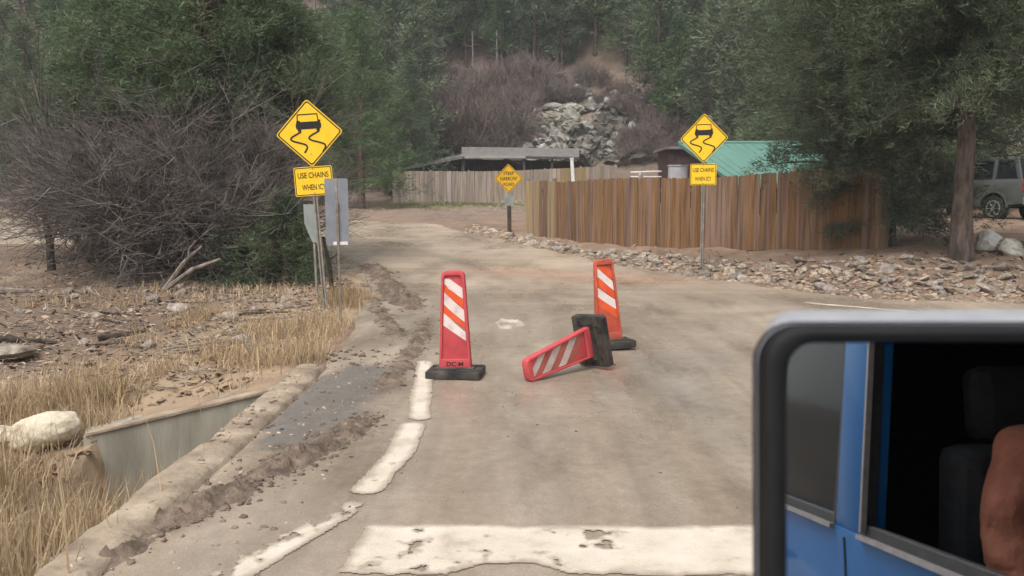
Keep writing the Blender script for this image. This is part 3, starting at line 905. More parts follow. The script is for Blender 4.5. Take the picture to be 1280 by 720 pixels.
ST = [(.985, .85, .11, 'w'), (.905, .745, .085, 'o'), (.80, .62, .125, 'w'), (.70, .50, .085, 'o'), (.59, .43, .125, 'w')]
ST2 = [(1.04, .88, .10, 'o'), (.93, .745, .115, 'w'), (.83, .64, .105, 'o'), (.69, .52, .115, 'w'), (.58, .41, .105, 'o')]
ST3 = [(1.05, .84, .11, 'w'), (.94, .73, .105, 'o'), (.82, .60, .12, 'w'), (.70, .48, .115, 'o'), (.58, .35, .12, 'w'), (.46, .22, .115, 'o')]
p1 = gpt(570, 472)
channelizer('orange red striped traffic panel standing upright at the end of the white edge line',
            Matrix.Translation((p1[0], p1[1], road_h(*p1) - .002)) @ Euler((0, R(-1.2), R(-7))).to_matrix().to_4x4(), ST, M['white_stripe'], M['orange_stripe'], 'DC·M', slot=False)
p2 = gpt(762, 436)
channelizer('orange striped traffic panel standing behind the toppled one, leaning slightly on its black base',
            Matrix.Translation((p2[0], p2[1], road_h(*p2) + .006)) @ Euler((R(-2), R(-4.5), R(12))).to_matrix().to_4x4(), ST2, M['white_stripe'], M['orange_stripe'], plastic='orange_plastic')
# the toppled one: base standing on edge, tip on the road
tip = Vector((*gpt(655, 455, .12), .12)); bas = Vector((*gpt(738, 434, .27), .27))
best = None
for zz in np.linspace(-.40, .05, 46):       # lie so that base corner and tip both touch the road
    za = Vector((-.70, -.70, zz)).normalized()
    nf = Vector((.66, -.68, .06)); nf = (nf - za * nf.dot(za)).normalized()
    ya = -nf; xa = ya.cross(za).normalized()
    rot = Matrix((xa, ya, za)).transposed().to_4x4()
    cb_ = min((rot @ Vector((sx * .28, sy * .215, sz))).z for sx in (-1, 1) for sy in (-1, 1) for sz in (0, .085))
    ct_ = min((rot @ Vector((sx * .105, sy * .04, 1.07))).z for sx in (-1, 1) for sy in (-1, 1))
    if best is None or abs(cb_ - ct_) < best[0]: best = (abs(cb_ - ct_), rot, min(cb_, ct_))
rot, low = best[1], best[2]
bx, by = at(742, 428, 9.5).x, 9.36
channelizer('toppled orange striped traffic panel lying on its side, its black rubber base standing on edge',
            Matrix.Translation((bx, by, road_h(bx, by) - low + .004)) @ rot, ST3, M['muddy_white'], M['dusty_orange'], zmin=.20)

# ------------------------------------------------------------------ fences
def plank_mesh(name, w, h, d, k):
    m = MB()
    r = random.Random(k)
    n = 5
    L = [(-w / 2 + r.uniform(-.003, .003), h * i / n) for i in range(n + 1)]
    Rr = [(w / 2 + r.uniform(-.003, .003), h * i / n) for i in range(n + 1)]
    pts = L[:1] + Rr[:-1] + [(w / 2, h - .018 + r.uniform(-.01, .01)), (w / 2 - .02, h)] + [(-w / 2 + .02, h + r.uniform(-.008, .004)), (-w / 2, h - .018)] + L[1:-1][::-1]
    m.prism(pts, -d / 2, d / 2)
    return m

def fence(label, line, hs, w, mats, post_every, rails=True, thick=.02, topf=None):
    p0 = line[0]
    t = thing('wooden_fence', label, 'fence', (p0[0], p0[1], H(*p0)))
    org = Vector(t.location)
    meshes = {}
    # walk
    tot = 0; segs = []
    for a, b in zip(line[:-1], line[1:]):
        l = math.hypot(b[0] - a[0], b[1] - a[1]); segs.append((tot, tot + l, a, b)); tot += l
    def walk(s):
        for s0, s1, a, b in segs:
            if s <= s1 + 1e-6:
                k = (s - s0) / (s1 - s0)
                return a[0] + (b[0] - a[0]) * k, a[1] + (b[1] - a[1]) * k, math.atan2(b[1] - a[1], b[0] - a[0])
        return b[0], b[1], math.atan2(b[1] - a[1], b[0] - a[0])
    s = w / 2; i = 0
    while s < tot:
        x, y, a = walk(s)
        mt = mats(s)
        key = (mt.name, i % 4)
        if key not in meshes:
            meshes[key] = plank_mesh('plank', w - .006, 1.0, thick, i % 4).mesh('plank', mt)
        o = bpy.data.objects.new('plank', meshes[key])
        hh = hs(s) * random.uniform(.994, 1.004)
        z = H(x, y) - .06
        o.location = Vector((x, y, z)) - org + Vector((math.sin(a), -math.cos(a), 0)) * random.uniform(-.006, .006)
        o.rotation_euler = (random.gauss(0, .006), random.gauss(0, .006), a + random.gauss(0, .02))
        o.scale = (1, 1, hh + .06)
        link(o, t)
        s += w; i += 1
    s = 0
    k = int(tot / post_every) + 1
    pts = []
    for j in range(k + 1):
        x, y, a = walk(min(tot - .01, tot * j / k))
        off = Vector((-math.sin(a), math.cos(a), 0)) * .10
        m = MB(); hh = hs(tot * j / k)
        m.box((0, 0, hh * .48), (.09, .09, hh * .96 + .3))
        o = m.obj('post', M['fence_grey'], t); o.location = Vector((x, y, H(x, y))) - org + off; o.rotation_euler = (0, 0, a)
        pts.append((Vector((x, y, H(x, y))) - org + off * .45, hh))
    for (a, ha), (b, hb) in zip(pts[:-1], pts[1:]):
        for f in (.2, .82):
            m = MB(); m.beam(a + Vector((0, 0, ha * f)), b + Vector((0, 0, hb * f)), .04, .085); m.obj('rail', M['fence_grey'], t)
    return t

near_line = [(.48, 30.0), (1.75, 26.6), (3.55, 24.1), (6.6, 21.7), (8.5, 20.2)]
fence('long reddish brown board fence behind the strip of stones', near_line, lambda s: 1.80 + .03 * math.sin(s * 1.3) + (.03 if s > 3.4 else 0), .145,
      lambda s: M['fence_pale'] if s < 1.2 or (1.9 < s < 2.5) else M['fence'], 2.4)
far_line = [(-7.3, 54.6), (-2.0, 54.2), (3.0, 54.8), (6.5, 56.0)]
fence('weathered grey brown board fence in front of the old open shed', far_line, lambda s: 1.88, .24,
      lambda s: M['fence_grey'] if s < 10 or s > 12 else M['fence_pale'], 2.6)
m = MB()

# ------------------------------------------------------------------ sheds behind the fences
def wpt(px, py, y): return at(px, py, y)
o_ = wpt(600, 250, 58.5)
t = thing('open_shed', 'low old open fronted shed with a lean-to roof behind the grey fence', 'shed', (o_.x, 58.5, H(o_.x, 58.5)))
O = Vector(t.location)
def rel(px, py, y): return wpt(px, py, y) - O
m = MB()   # main flat roof
a, b = rel(577, 194, 57), rel(724, 196, 57); c, d = rel(724, 190, 63) + Vector((0, 0, .25)), rel(577, 188, 63) + Vector((0, 0, .25))
th = Vector((0, 0, -.18))
m.add([a, b, c, d, a + th, b + th, c + th, d + th], [(0, 1, 2, 3), (7, 6, 5, 4), (0, 4, 5, 1), (1, 5, 6, 2), (2, 6, 7, 3), (3, 7, 4, 0)])
m.obj('roof', M['barn_roof'], t)
m = MB(); m.beam(rel(575, 196, 56.8) , rel(657, 196, 56.8), .16, .2); o = m.obj('front_beam', M['beam_pale'], t); o['label'] = 'pale front eave beam'
m = MB(); m.beam(rel(657, 197, 56.8), rel(724, 198, 56.8), .14, .16); m.obj('front_beam', M['barn_dark'], t)
m = MB()   # lean-to roof sloping down to the left
a, b = rel(478, 215, 56), rel(580, 194.5, 56.6); c, d = rel(580, 192, 63), rel(478, 214, 63)
th = Vector((0, 0, -.16))
m.add([a, b, c, d, a + th, b + th, c + th, d + th], [(0, 1, 2, 3), (7, 6, 5, 4), (0, 4, 5, 1), (1, 5, 6, 2), (2, 6, 7, 3), (3, 7, 4, 0)])
m.obj('lean_to_roof', M['barn_roof'], t)
m = MB(); zb = -.4
for (pa, pb2, yy) in ((480, 724, 62.2),):
    a, b = rel(pa, 210, yy), rel(pb2, 200, yy)
    m.add([(a.x, a.y, zb), (b.x, b.y, zb), (b.x, b.y, b.z - .1), (a.x + 5, a.y, a.z + .6), (a.x, a.y, a.z - .3)], [(0, 1, 2, 3, 4)])
m.obj('back_wall', M['barn_dark'], t)
for px, w_, mt in ((579, .20, 'barn_dark'), (655, .17, 'barn_dark'), (690, .16, 'barn_dark'), (500, .14, 'barn_dark')):
    m = MB(); top = rel(px, 198 if px > 570 else 211, 57.0)
    m.box((top.x, top.y, (top.z + zb) / 2), (w_, w_, top.z - zb)); m.obj('post', M[mt], t)
m = MB(); m.beam(rel(655, 205, 57.0), rel(630, 199, 57.0), .1, .1); m.obj('brace', M['barn_dark'], t)
m = MB(); m.beam(rel(690, 204, 57), rel(712, 199, 57), .1, .1); m.obj('brace', M['barn_dark'], t)
for (pa, pb2) in ((582, 652), (657, 688), (693, 718)):
    m = MB(); a, b = rel(pa, 205, 59.5), rel(pb2, 205, 59.5)
    m.box(((a.x + b.x) / 2, a.y, (a.z + zb) / 2), (b.x - a.x, .08, a.z - zb + .25)); m.obj('inner_wall', M['barn_dark'], t)
pp = wpt(718, 218, 53.8)
t = thing('white_post', 'short white leaning post at the end of the open shed', 'post', (pp.x, 53.8, H(pp.x, 53.8)))
hh = wpt(718, 198, 53.8).z - t.location.z
m = MB(); m.box((0, 0, hh / 2), (.20, .2, hh)); m.obj('shaft', M['white_pipe'], t, bevel=.02); t.rotation_euler = (0, R(-4), 0)
m = MB(); m.box((0, 0, hh + .02), (.24, .24, .05)); m.obj('cap', M['white_pipe'], t)

# pipe rail
p0 = wpt(792, 220, 44)
t = thing('pipe_gate', 'white pipe rail with one tall upright beyond the brown fence', 'gate', (p0.x, 44, H(p0.x, 44)))
O = Vector(t.location)
m = MB(); a, b = rel(833, 190, 44), rel(833, 222, 44); m.tube([a, (b.x, b.y, -.2)], .06, 8); m.obj('tall_upright', M['white_pipe'], t, smooth=True)
tube_parts('rail', M['white_pipe'], t, [([rel(788, 215.5, 44), rel(833, 214, 44)], .045), ([rel(788, 221, 44), rel(833, 221, 44)], .035)], 8)
m = MB(); a = rel(800, 215, 44); m.tube([a, (a.x, a.y, -.2)], .045, 8); m.obj('short_upright', M['white_pipe'], t, smooth=True)

# dark brown building and green roofed building
p0 = wpt(858, 222, 42)
t = thing('brown_outbuilding', 'dark brown sided outbuilding left of the green roof', 'building', (p0.x, 42.5, H(p0.x, 42.5)))
O = Vector(t.location)
a, b = rel(836, 187, 42), rel(905, 187, 42)
m = MB(); 
nb = 9
for i in range(nb):
    x0 = a.x + (b.x - a.x) * i / nb; x1 = a.x + (b.x - a.x) * (i + 1) / nb
    m.box(((x0 + x1) / 2, a.y + 1.5 + random.uniform(-.012, .012), (a.z - .3) / 2), (x1 - x0 - .012, 3, a.z + .3))
m.obj('wall', M['brown_wall'], t)
m = MB(); m.box(((a.x + b.x) / 2, a.y + 1.5, a.z + .07), (b.x - a.x + .4, 3.5, .12)); m.obj('roof', M['barn_roof'], t)
p0 = wpt(850, 224, 40)
t = thing('utility_box', 'pale grey metal box against the dark brown outbuilding', 'box', (p0.x, 40.6, H(p0.x, 40.6)))
zt = wpt(850, 207, 40).z - t.location.z
m = MB(); m.box((0, 0, zt / 2), (.80, .5, zt)); m.obj('cabinet', M['grey_box'], t, bevel=.02)
m = MB(); m.box((0, 0, zt + .02), (.86, .56, .05)); m.obj('lid', M['grey_box'], t, bevel=.01)
m = MB(); m.box((0, -.257, zt * .5), (.68, .012, zt * .8)); m.obj('door', M['grey_box'], t, bevel=.004)

p0 = wpt(950, 222, 36)
t = thing('green_roofed_building', 'low building with a seamed green metal roof behind the brown fence', 'building', (p0.x, 36, H(p0.x, 36)))
O = Vector(t.location)
A, B_ = rel(848, 178.5, 40), rel(1030, 178.5, 38.2)       # ridge
C_, D_ = rel(905, 219, 35), rel(1087, 219, 33.2)          # eave
ext = 1.25
C2, D2 = A + (C_ - A) * ext, B_ + (D_ - B_) * ext
m = MB()
nn = 16
nrm = (B_ - A).cross(C2 - A).normalized()
if nrm.z < 0: nrm = -nrm
vs = [A, B_, D2, C2]; m.add(vs + [v - nrm * .06 for v in vs], [(0, 1, 2, 3), (7, 6, 5, 4), (0, 4, 5, 1), (1, 5, 6, 2), (2, 6, 7, 3), (3, 7, 4, 0)])
roof = m.obj('roof', M['green_roof'], t)
for i in range(nn + 1):
    a = A + (B_ - A) * (i / nn); c = C2 + (D2 - C2) * (i / nn)
    m = MB(); m.beam(a + nrm * .012, c + nrm * .012, .035, .03, up=nrm); m.obj('roof_seam', M['green_roof'], roof)
m = MB(); m.beam(A + nrm * .03, B_ + nrm * .03, .25, .05, up=nrm); m.obj('ridge_cap', M['green_roof'], roof)
m = MB(); m.beam(A + nrm * -.05, C2 + nrm * -.05, .05, .14, up=nrm); o = m.obj('rake_trim', M['green_roof'], roof)
m = MB()
i1 = .06
ws = [A + (B_ - A) * i1 + (C2 - A) * .9, A + (B_ - A) * (1 - i1) + (C2 - A) * .9, B_ + (C2 - A) * .06 - (B_ - A) * i1, A + (C2 - A) * .06 + (B_ - A) * i1]
lo = [Vector((v.x, v.y, -.4)) for v in ws]; hi = [Vector((v.x, v.y, v.z - .12)) for v in ws]
m.add(lo + hi, [(0, 1, 5, 4), (1, 2, 6, 5), (2, 3, 7, 6), (3, 0, 4, 7)])
m.obj('wall', M['brown_wall'], t)

# ------------------------------------------------------------------ stones, boulders
def stone_mesh(name, seed, material, sub=2, flat=.6, rough_=.28, sx=1.0):
    bm = bmesh.new(); bmesh.ops.create_icosphere(bm, subdivisions=sub, radius=.5)
    r = random.Random(seed)
    planes = [(Vector((r.gauss(0, 1), r.gauss(0, 1), r.gauss(0, 1))).normalized(), r.uniform(.27, .42)) for _ in range(9)]
    for v in bm.verts:
        for n, d in planes:
            e = v.co.dot(n) - d
            if e > 0: v.co -= n * e * .9
        v.co += Vector((r.uniform(-1, 1), r.uniform(-1, 1), r.uniform(-1, 1))) * .03 * rough_ / .28
        if sub >= 3:
            v.co *= 1 + (.16 if sub == 3 or material is not M['pale_rock'] else .07) * mnoise.fractal(v.co * 4.2 + Vector((seed, 0, 0)), 1.0, 2.0, 4)
        v.co.z *= flat; v.co.x *= sx
    me = bpy.data.meshes.new(name); bm.to_mesh(me); bm.free(); me.materials.append(material)
    return me
STONES = [stone_mesh('stone', 40 + k, M['stone'], 2, random.uniform(.4, .75), sx=random.uniform(1, 1.6)) for k in range(7)]

def gz(x, y): return float(ground_z(np.array([x]), np.array([y]))[0])

def put_stone(name, me, x, y, size, label, cat, group, sink=.22, z=None, tilt=.35):
    o = bpy.data.objects.new(name, me)
    zz = max(gz(x, y), road_h(x, y)) if z is None else z
    o.location = (x, y, zz + size * (.28 - sink))
    o.rotation_euler = (random.gauss(0, tilt), random.gauss(0, tilt), random.uniform(0, 6.28))
    o.scale = (size * random.uniform(.8, 1.2),) * 2 + (size * random.uniform(.75, 1.2),)
    tag(o, label, cat, group)
    return link(o)

# strip of stones below the brown fence
cand = []
while len(cand) < 3000:
    x = random.uniform(-1.5, 13.5)
    e = np.interp(x, RIGHT_X, RIGHT_Y)
    depth = np.interp(x, [-1.5, 1, 3, 6, 9, 13.5], [3.0, 1.2, 1.7, 3.0, 1.9, 1.3])
    y = e + .25 + random.random() ** .8 * depth
    cand.append((x, y))
placed = []
for (x, y) in cand:
    sz = random.choice([.12, .15, .18, .21, .25, .31]) * random.uniform(.8, 1.2)
    if all((x - a) ** 2 + (y - b) ** 2 > (.40 * (sz + s)) ** 2 for a, b, s in placed):
        placed.append((x, y, sz))
placed.sort(key=lambda q: q[1] / q[2])
for (x, y, sz) in placed[:270]:
    put_stone('stone', random.choice(STONES), x, y, sz, 'grey tan stone lying in the strip of loose stones below the brown fence', 'stone', 'stones below the brown fence')
m_v = []; m_f = []
def stone_stuff(name, pts, material, label):
    base = [np.array([v.co[:] for v in s.vertices]) for s in STONES]
    fc = [np.array([p.vertices[:] for p in s.polygons]) for s in STONES]
    V = []; F = []; n = 0
    for (x, y, z, s) in pts:
        k = random.randrange(len(base)); a = random.uniform(0, 6.28)
        v = base[k] * s; c, q = math.cos(a), math.sin(a)
        v = np.stack([v[:, 0] * c - v[:, 1] * q, v[:, 0] * q + v[:, 1] * c, v[:, 2]], 1) + [x, y, z]
        V.append(v); F.append(fc[k] + n); n += len(v)
    me = np_mesh(name, np.concatenate(V), np.concatenate(F), material)
    return tag(link(bpy.data.objects.new(name, me)), label, kind='stuff')
M['gravel'] = mat('gravel', (.17, .125, .09), (.38, .30, .23), 2, .9, coord='World', island=.4)
pts = [(x, y, max(gz(x, y), road_h(x, y)), sz) for (x, y, sz) in placed[270:]]
for _ in range(2600):
    x = random.uniform(-1.8, 14); e = np.interp(x, RIGHT_X, RIGHT_Y)
    y = e - .3 + abs(random.gauss(0, 1.1))
    pts.append((x, y, max(gz(x, y), road_h(x, y)), random.uniform(.04, .13)))
for _ in range(2600):
    x = -3.0 - abs(random.gauss(0, 5)); y = random.uniform(8.8, 21)
    if poly_sd(np.array([x]), np.array([y]))[0] < -.2:
        pts.append((x, y, gz(x, y), random.uniform(.025, .065)))
for _ in range(700):
    x = random.uniform(-2.3, -1.2) if random.random() < .6 else random.gauss(-2.15, .1); y = random.uniform(3.6, 10)
    pts.append((x, y, max(road_h(x, y), gz(x, y) if x < -2.3 else -9, .035 if -2.29 < x < -2.08 and y < 9.4 else -9), math.exp(random.uniform(-4.9, -3.1))))
for _ in range(260):
    x = random.uniform(-8, 1.0); y = random.uniform(44, 54)
    pts.append((x, y, gz(x, y), random.uniform(.05, .16)))
stone_stuff('gravel', pts, M['gravel'], 'small loose stones scattered over the dirt')

# specific stones
PALE = stone_mesh('boulder', 301, M['pale_rock'], 4, .55, .2, 1.5); PALE.shade_smooth()
q = Vector((-4.28, 7.95, gz(-4.28, 7.95)))
m_ = bpy.data.objects.new('boulder', PALE); m_.location = (q.x, q.y, q.z + .16); m_.scale = (.46, .44, .60); m_.rotation_euler = (.1, -.22, .2)
tag(link(m_), 'pale cream lumpy boulder at the end of the concrete ditch wall', 'boulder')
PALE2 = stone_mesh('boulder', 302, M['pale_rock'], 4, .6, .2, 1.2); PALE2.shade_smooth()
o = bpy.data.objects.new('boulder', PALE2); o.location = (-4.62, 7.9, gz(-4.62, 7.9) + .10); o.scale = (.32, .3, .30); o.rotation_euler = (.1, .2, .6)
tag(link(o), 'smaller cream boulder leaning against the large pale one by the ditch', 'boulder')
for (px, py, y, s, lab) in ((283, 397, 12.6, .42, 'pale flat stone in the debris near the grass verge'), (225, 398, 12.6, .36, 'grey flat stone beside the pale flat one in the debris'),
                            (186, 430, 11.0, .26, 'pale round stone beside a dark clump of debris'), (303, 424, 11.4, .3, 'tan stone at the edge of the tall dry grass'),
                            (10, 452, 10.1, .62, 'large brown grey rock at the edge of the debris field')):
    p = gpt(px, py, gz(at(px, py, y).x, y)); put_stone('stone', random.choice(STONES), p[0], p[1], s, lab, 'stone', None, sink=.18)
used = []
for k in range(95):
    x = -3.4 - abs(random.gauss(0, 4.2)); y = random.uniform(9.3, 19.5)
    if x < -12 or poly_sd(np.array([x]), np.array([y]))[0] > -.3: continue
    put_stone('debris_stone', random.choice(STONES), x, y, random.uniform(.09, .2) * (1 if y < 15 else 1.3), 'small tan stone in the debris field left of the road', 'stone', 'stones scattered in the debris field')
for (px, py, y, s, lab, me) in ((1233, 318, 18.6, .75, 'dark boulder just right of the pine trunk', None), (1262, 333, 17.6, .6, 'low brown boulder by the road right of the pine', None)):
    put_stone('boulder', stone_mesh('boulder', int(px), M['outcrop'], 3, .7, .4, 1.3), at(px, py, y).x, y, s, lab, 'boulder', None, sink=.12)

# outcrop on the hillside
def on_hill(px, py, y0=60, y1=130):
    d = ray(px, py)
    y = np.arange(y0, y1, .25); k = y / d.y
    hit = np.nonzero(CAMZ + d.z * k < height(d.x * k, y))[0]
    q = float(y[hit[0]] if len(hit) else y1)
    return Vector((0, 0, CAMZ)) + d * (q / d.y)
big = [(717, 143, 2.3, 'pale grey boulder at the top of the rock outcrop', 1.1), (712, 180, 3.4, 'broad grey rock slab at the foot of the outcrop', 1.2),
       (757, 165, 3.6, 'tall cracked grey rock forming the right of the outcrop', .9), (690, 158, 2.3, 'dark grey rock left of the pale outcrop boulder', 1.2),
       (738, 196, 2.9, 'dark grey rock at the base of the outcrop above the shed', .9), (790, 128, 1.9, 'grey rock high on the slope right of the outcrop', .9),
       (778, 157, 1.8, 'pale jagged rock at the outer edge of the outcrop', 1.0)]
for i, (px, py, s, lab, sx) in enumerate(big):
    p = on_hill(px, py)
    me = stone_mesh('boulder', 500 + i, M['outcrop'], 4, random.uniform(.75, 1.0), .5, sx)
    put_stone('boulder', me, p.x, p.y, s, lab, 'boulder', 'rocks of the hillside outcrop', sink=.20, z=gz(p.x, p.y), tilt=.25)
OB = [stone_mesh('boulder', 540 + i, M['outcrop'], 2, random.uniform(.6, .95), .9, random.uniform(.9, 1.4)) for i in range(5)]
for k in range(95):
    px, py = random.uniform(652, 806), random.uniform(118, 208)
    if px < 640: continue
    p = on_hill(px, py)
    put_stone('boulder', random.choice(OB), p.x, p.y, random.uniform(.5, 1.6), 'small grey boulder among the rocks of the hillside outcrop', 'boulder', 'small rocks of the hillside outcrop', z=gz(p.x, p.y))

# clods of mud pushed along the road
def mud_ridge(P, wid, hgt, seed, step=.022):
    P = np.array(P); L = np.linalg.norm(np.diff(P, axis=0), axis=1); cum = np.concatenate([[0], np.cumsum(L)])
    S_ = np.arange(0, cum[-1], step); W_ = np.arange(-2.4 * wid, 2.4 * wid, step)
    cx = np.interp(S_, cum, P[:, 0]); cy = np.interp(S_, cum, P[:, 1])
    k = max(3, int(.5 / step)) | 1
    ker = np.ones(k) / k
    cx = np.convolve(np.pad(cx, k // 2, 'edge'), ker, 'valid'); cy = np.convolve(np.pad(cy, k // 2, 'edge'), ker, 'valid')
    tx, ty = np.gradient(cx), np.gradient(cy); l = np.hypot(tx, ty); tx, ty = tx / l, ty / l
    x = (cx[:, None] - ty[:, None] * W_).ravel(); y = (cy[:, None] + tx[:, None] * W_).ravel()
    w = np.tile(W_, len(S_)) + fbm(x * 3, y * 3, seed, 3) * wid * 1.6
    env = np.exp(-(w / wid) ** 2) * np.clip(1 + 2.2 * fbm(np.repeat(S_, len(W_)) * 2, x * 0, seed + 9, 3), .15, 2)
    end = np.repeat(sm(np.minimum(S_, cum[-1] - S_) / .3), len(W_))
    t = 1 - np.abs(fbm(x * 9, y * 9, seed + 1, 3)) * 4
    t2 = fbm(x * 22, y * 22, seed + 2, 3)
    z = road_z(x, y) - .012 + env * end * hgt * (.35 + .75 * np.clip(t, -.3, 1) + 1.3 * t2)
    nx, ny = len(W_), len(S_)
    i = np.arange((nx - 1) * (ny - 1)); r, c = i // (nx - 1), i % (nx - 1); a = r * nx + c
    me = np_mesh('mud_ridge', np.stack([x, y, z], 1), np.stack([a, a + 1, a + nx + 1, a + nx], 1), M['mud_clod'], smooth=True)
    tag(link(bpy.data.objects.new('mud_ridge', me)), 'ridge of wet churned mud along the roadside', kind='stuff')
M['mud_clod'] = mat('mud_clods', (.078, .057, .043), (.215, .162, .122), 7, .85, bump=.8, bscale=45, coord='World')
mud_ridge(RIDGE, .13, .075, 201)
mud_ridge(RIDGE2, .11, .05, 211)
mud_ridge([gpt(458, 344), gpt(486, 366), gpt(520, 394)], .20, .08, 221)
mud_ridge([gpt(446, 362), gpt(470, 388), gpt(500, 425)], .12, .05, 231)
def clods(name, ridges, label):
    ico = bmesh.new(); bmesh.ops.create_icosphere(ico, subdivisions=2, radius=1)
    bv = np.array([v.co[:] for v in ico.verts]); bf = np.array([[v.index for v in f.verts] for f in ico.faces]); ico.free()
    V = []; F = []; n = 0
    r = np.random.default_rng(5)
    for (P, wid, cnt, s0, s1) in ridges:
        P = np.array(P); L = np.linalg.norm(np.diff(P, axis=0), axis=1); cum = np.concatenate([[0], np.cumsum(L)])
        for _ in range(cnt):
            s = r.uniform(0, cum[-1]); i = min(np.searchsorted(cum, s, 'right') - 1, len(L) - 1)
            p = P[i] + (P[i + 1] - P[i]) * (s - cum[i]) / L[i]
            x, y = p + r.normal(0, wid, 2)
            sz = np.exp(r.uniform(math.log(s0), math.log(s1)))
            v = bv * (1 + r.normal(0, .22, (len(bv), 1))) + r.normal(0, .08, bv.shape)
            v = v * np.array([r.uniform(.8, 1.7), r.uniform(.8, 1.3), r.uniform(.4, .8)]) * sz
            a = r.uniform(0, 6.28); c, q = math.cos(a), math.sin(a)
            v = np.stack([v[:, 0] * c - v[:, 1] * q, v[:, 0] * q + v[:, 1] * c, v[:, 2]], 1)
            V.append(v + [x, y, max(road_h(x, y), gz(x, y)) + sz * .12]); F.append(bf + n); n += len(bv)
    me = np_mesh(name, np.concatenate(V), np.concatenate(F), M['mud_clod'], smooth=True)
    tag(link(bpy.data.objects.new(name, me)), label, kind='stuff')
clods('mud_clods', [(RIDGE, .11, 800, .004, .024), (RIDGE2, .12, 160, .005, .022), (RIDGE3, .22, 160, .007, .03), 
                    ([gpt(420, 440), gpt(480, 460)], .25, 60, .010, .03), ([gpt(250, 640), gpt(380, 470)], .25, 90, .006, .02),
                    ([(-.6, 5), (0, 14)], .9, 80, .004, .012)], 'dark clods of mud pushed along the roadside')
M['pale_mud'] = mat('pale_mud_splash', (.31, .265, .215), (.44, .385, .325), 8, .75, bump=.5, bscale=30)
cx, cy = gpt(636, 408)
m = MB()
n_ = 26
ringo, ringi, ringt = [], [], []
for k in range(n_):
    a = 2 * math.pi * k / n_
    rr = 1 + .22 * math.sin(3 * a + 1) + random.uniform(-.08, .08)
    ringo.append((cx + .21 * rr * math.cos(a), cy + .34 * rr * math.sin(a)))
    ringi.append((cx + .12 * rr * math.cos(a), cy + .20 * rr * math.sin(a)))
    ringt.append((cx + .165 * rr * math.cos(a), cy + .27 * rr * math.sin(a)))
vs = [(x, y, road_h(x, y) - .006) for x, y in ringo] + [(x, y, road_h(x, y) + .035 + random.uniform(-.012, .012)) for x, y in ringt] + [(x, y, road_h(x, y) - .004) for x, y in ringi]
m.add(vs, [(i, (i + 1) % n_, n_ + (i + 1) % n_, n_ + i) for i in range(n_)] + [(n_ + i, n_ + (i + 1) % n_, 2 * n_ + (i + 1) % n_, 2 * n_ + i) for i in range(n_)])
o = m.obj('mud_splash', M['pale_mud'], None, smooth=True); tag(o, 'pale ring of dried mud on the road behind the first traffic panel', 'mud patch')

# ------------------------------------------------------------------ plants: generators
def needles(C, D, per, ln, wd, spread, r):
    """C,D (n,3): clump centres and directions -> triangles"""
    n = len(C)
    c = np.repeat(C, per, 0); d = np.repeat(D, per, 0)
    j = r.normal(0, 1, c.shape)
    dd = d + j * spread; dd /= np.linalg.norm(dd, axis=1, keepdims=True)
    c = c + r.normal(0, 1, c.shape) * ln * .35
    L = ln * r.uniform(.6, 1.25, (len(c), 1))
    sd = np.cross(dd, r.normal(0, 1, c.shape)); sd /= np.linalg.norm(sd, axis=1, keepdims=True)
    sd *= wd * r.uniform(.6, 1.3, (len(c), 1))
    a, b, t = c - sd, c + sd, c + dd * L
    V = np.stack([a, b, t], 1).reshape(-1, 3)
    F = np.arange(len(V)).reshape(-1, 3)
    return V, F

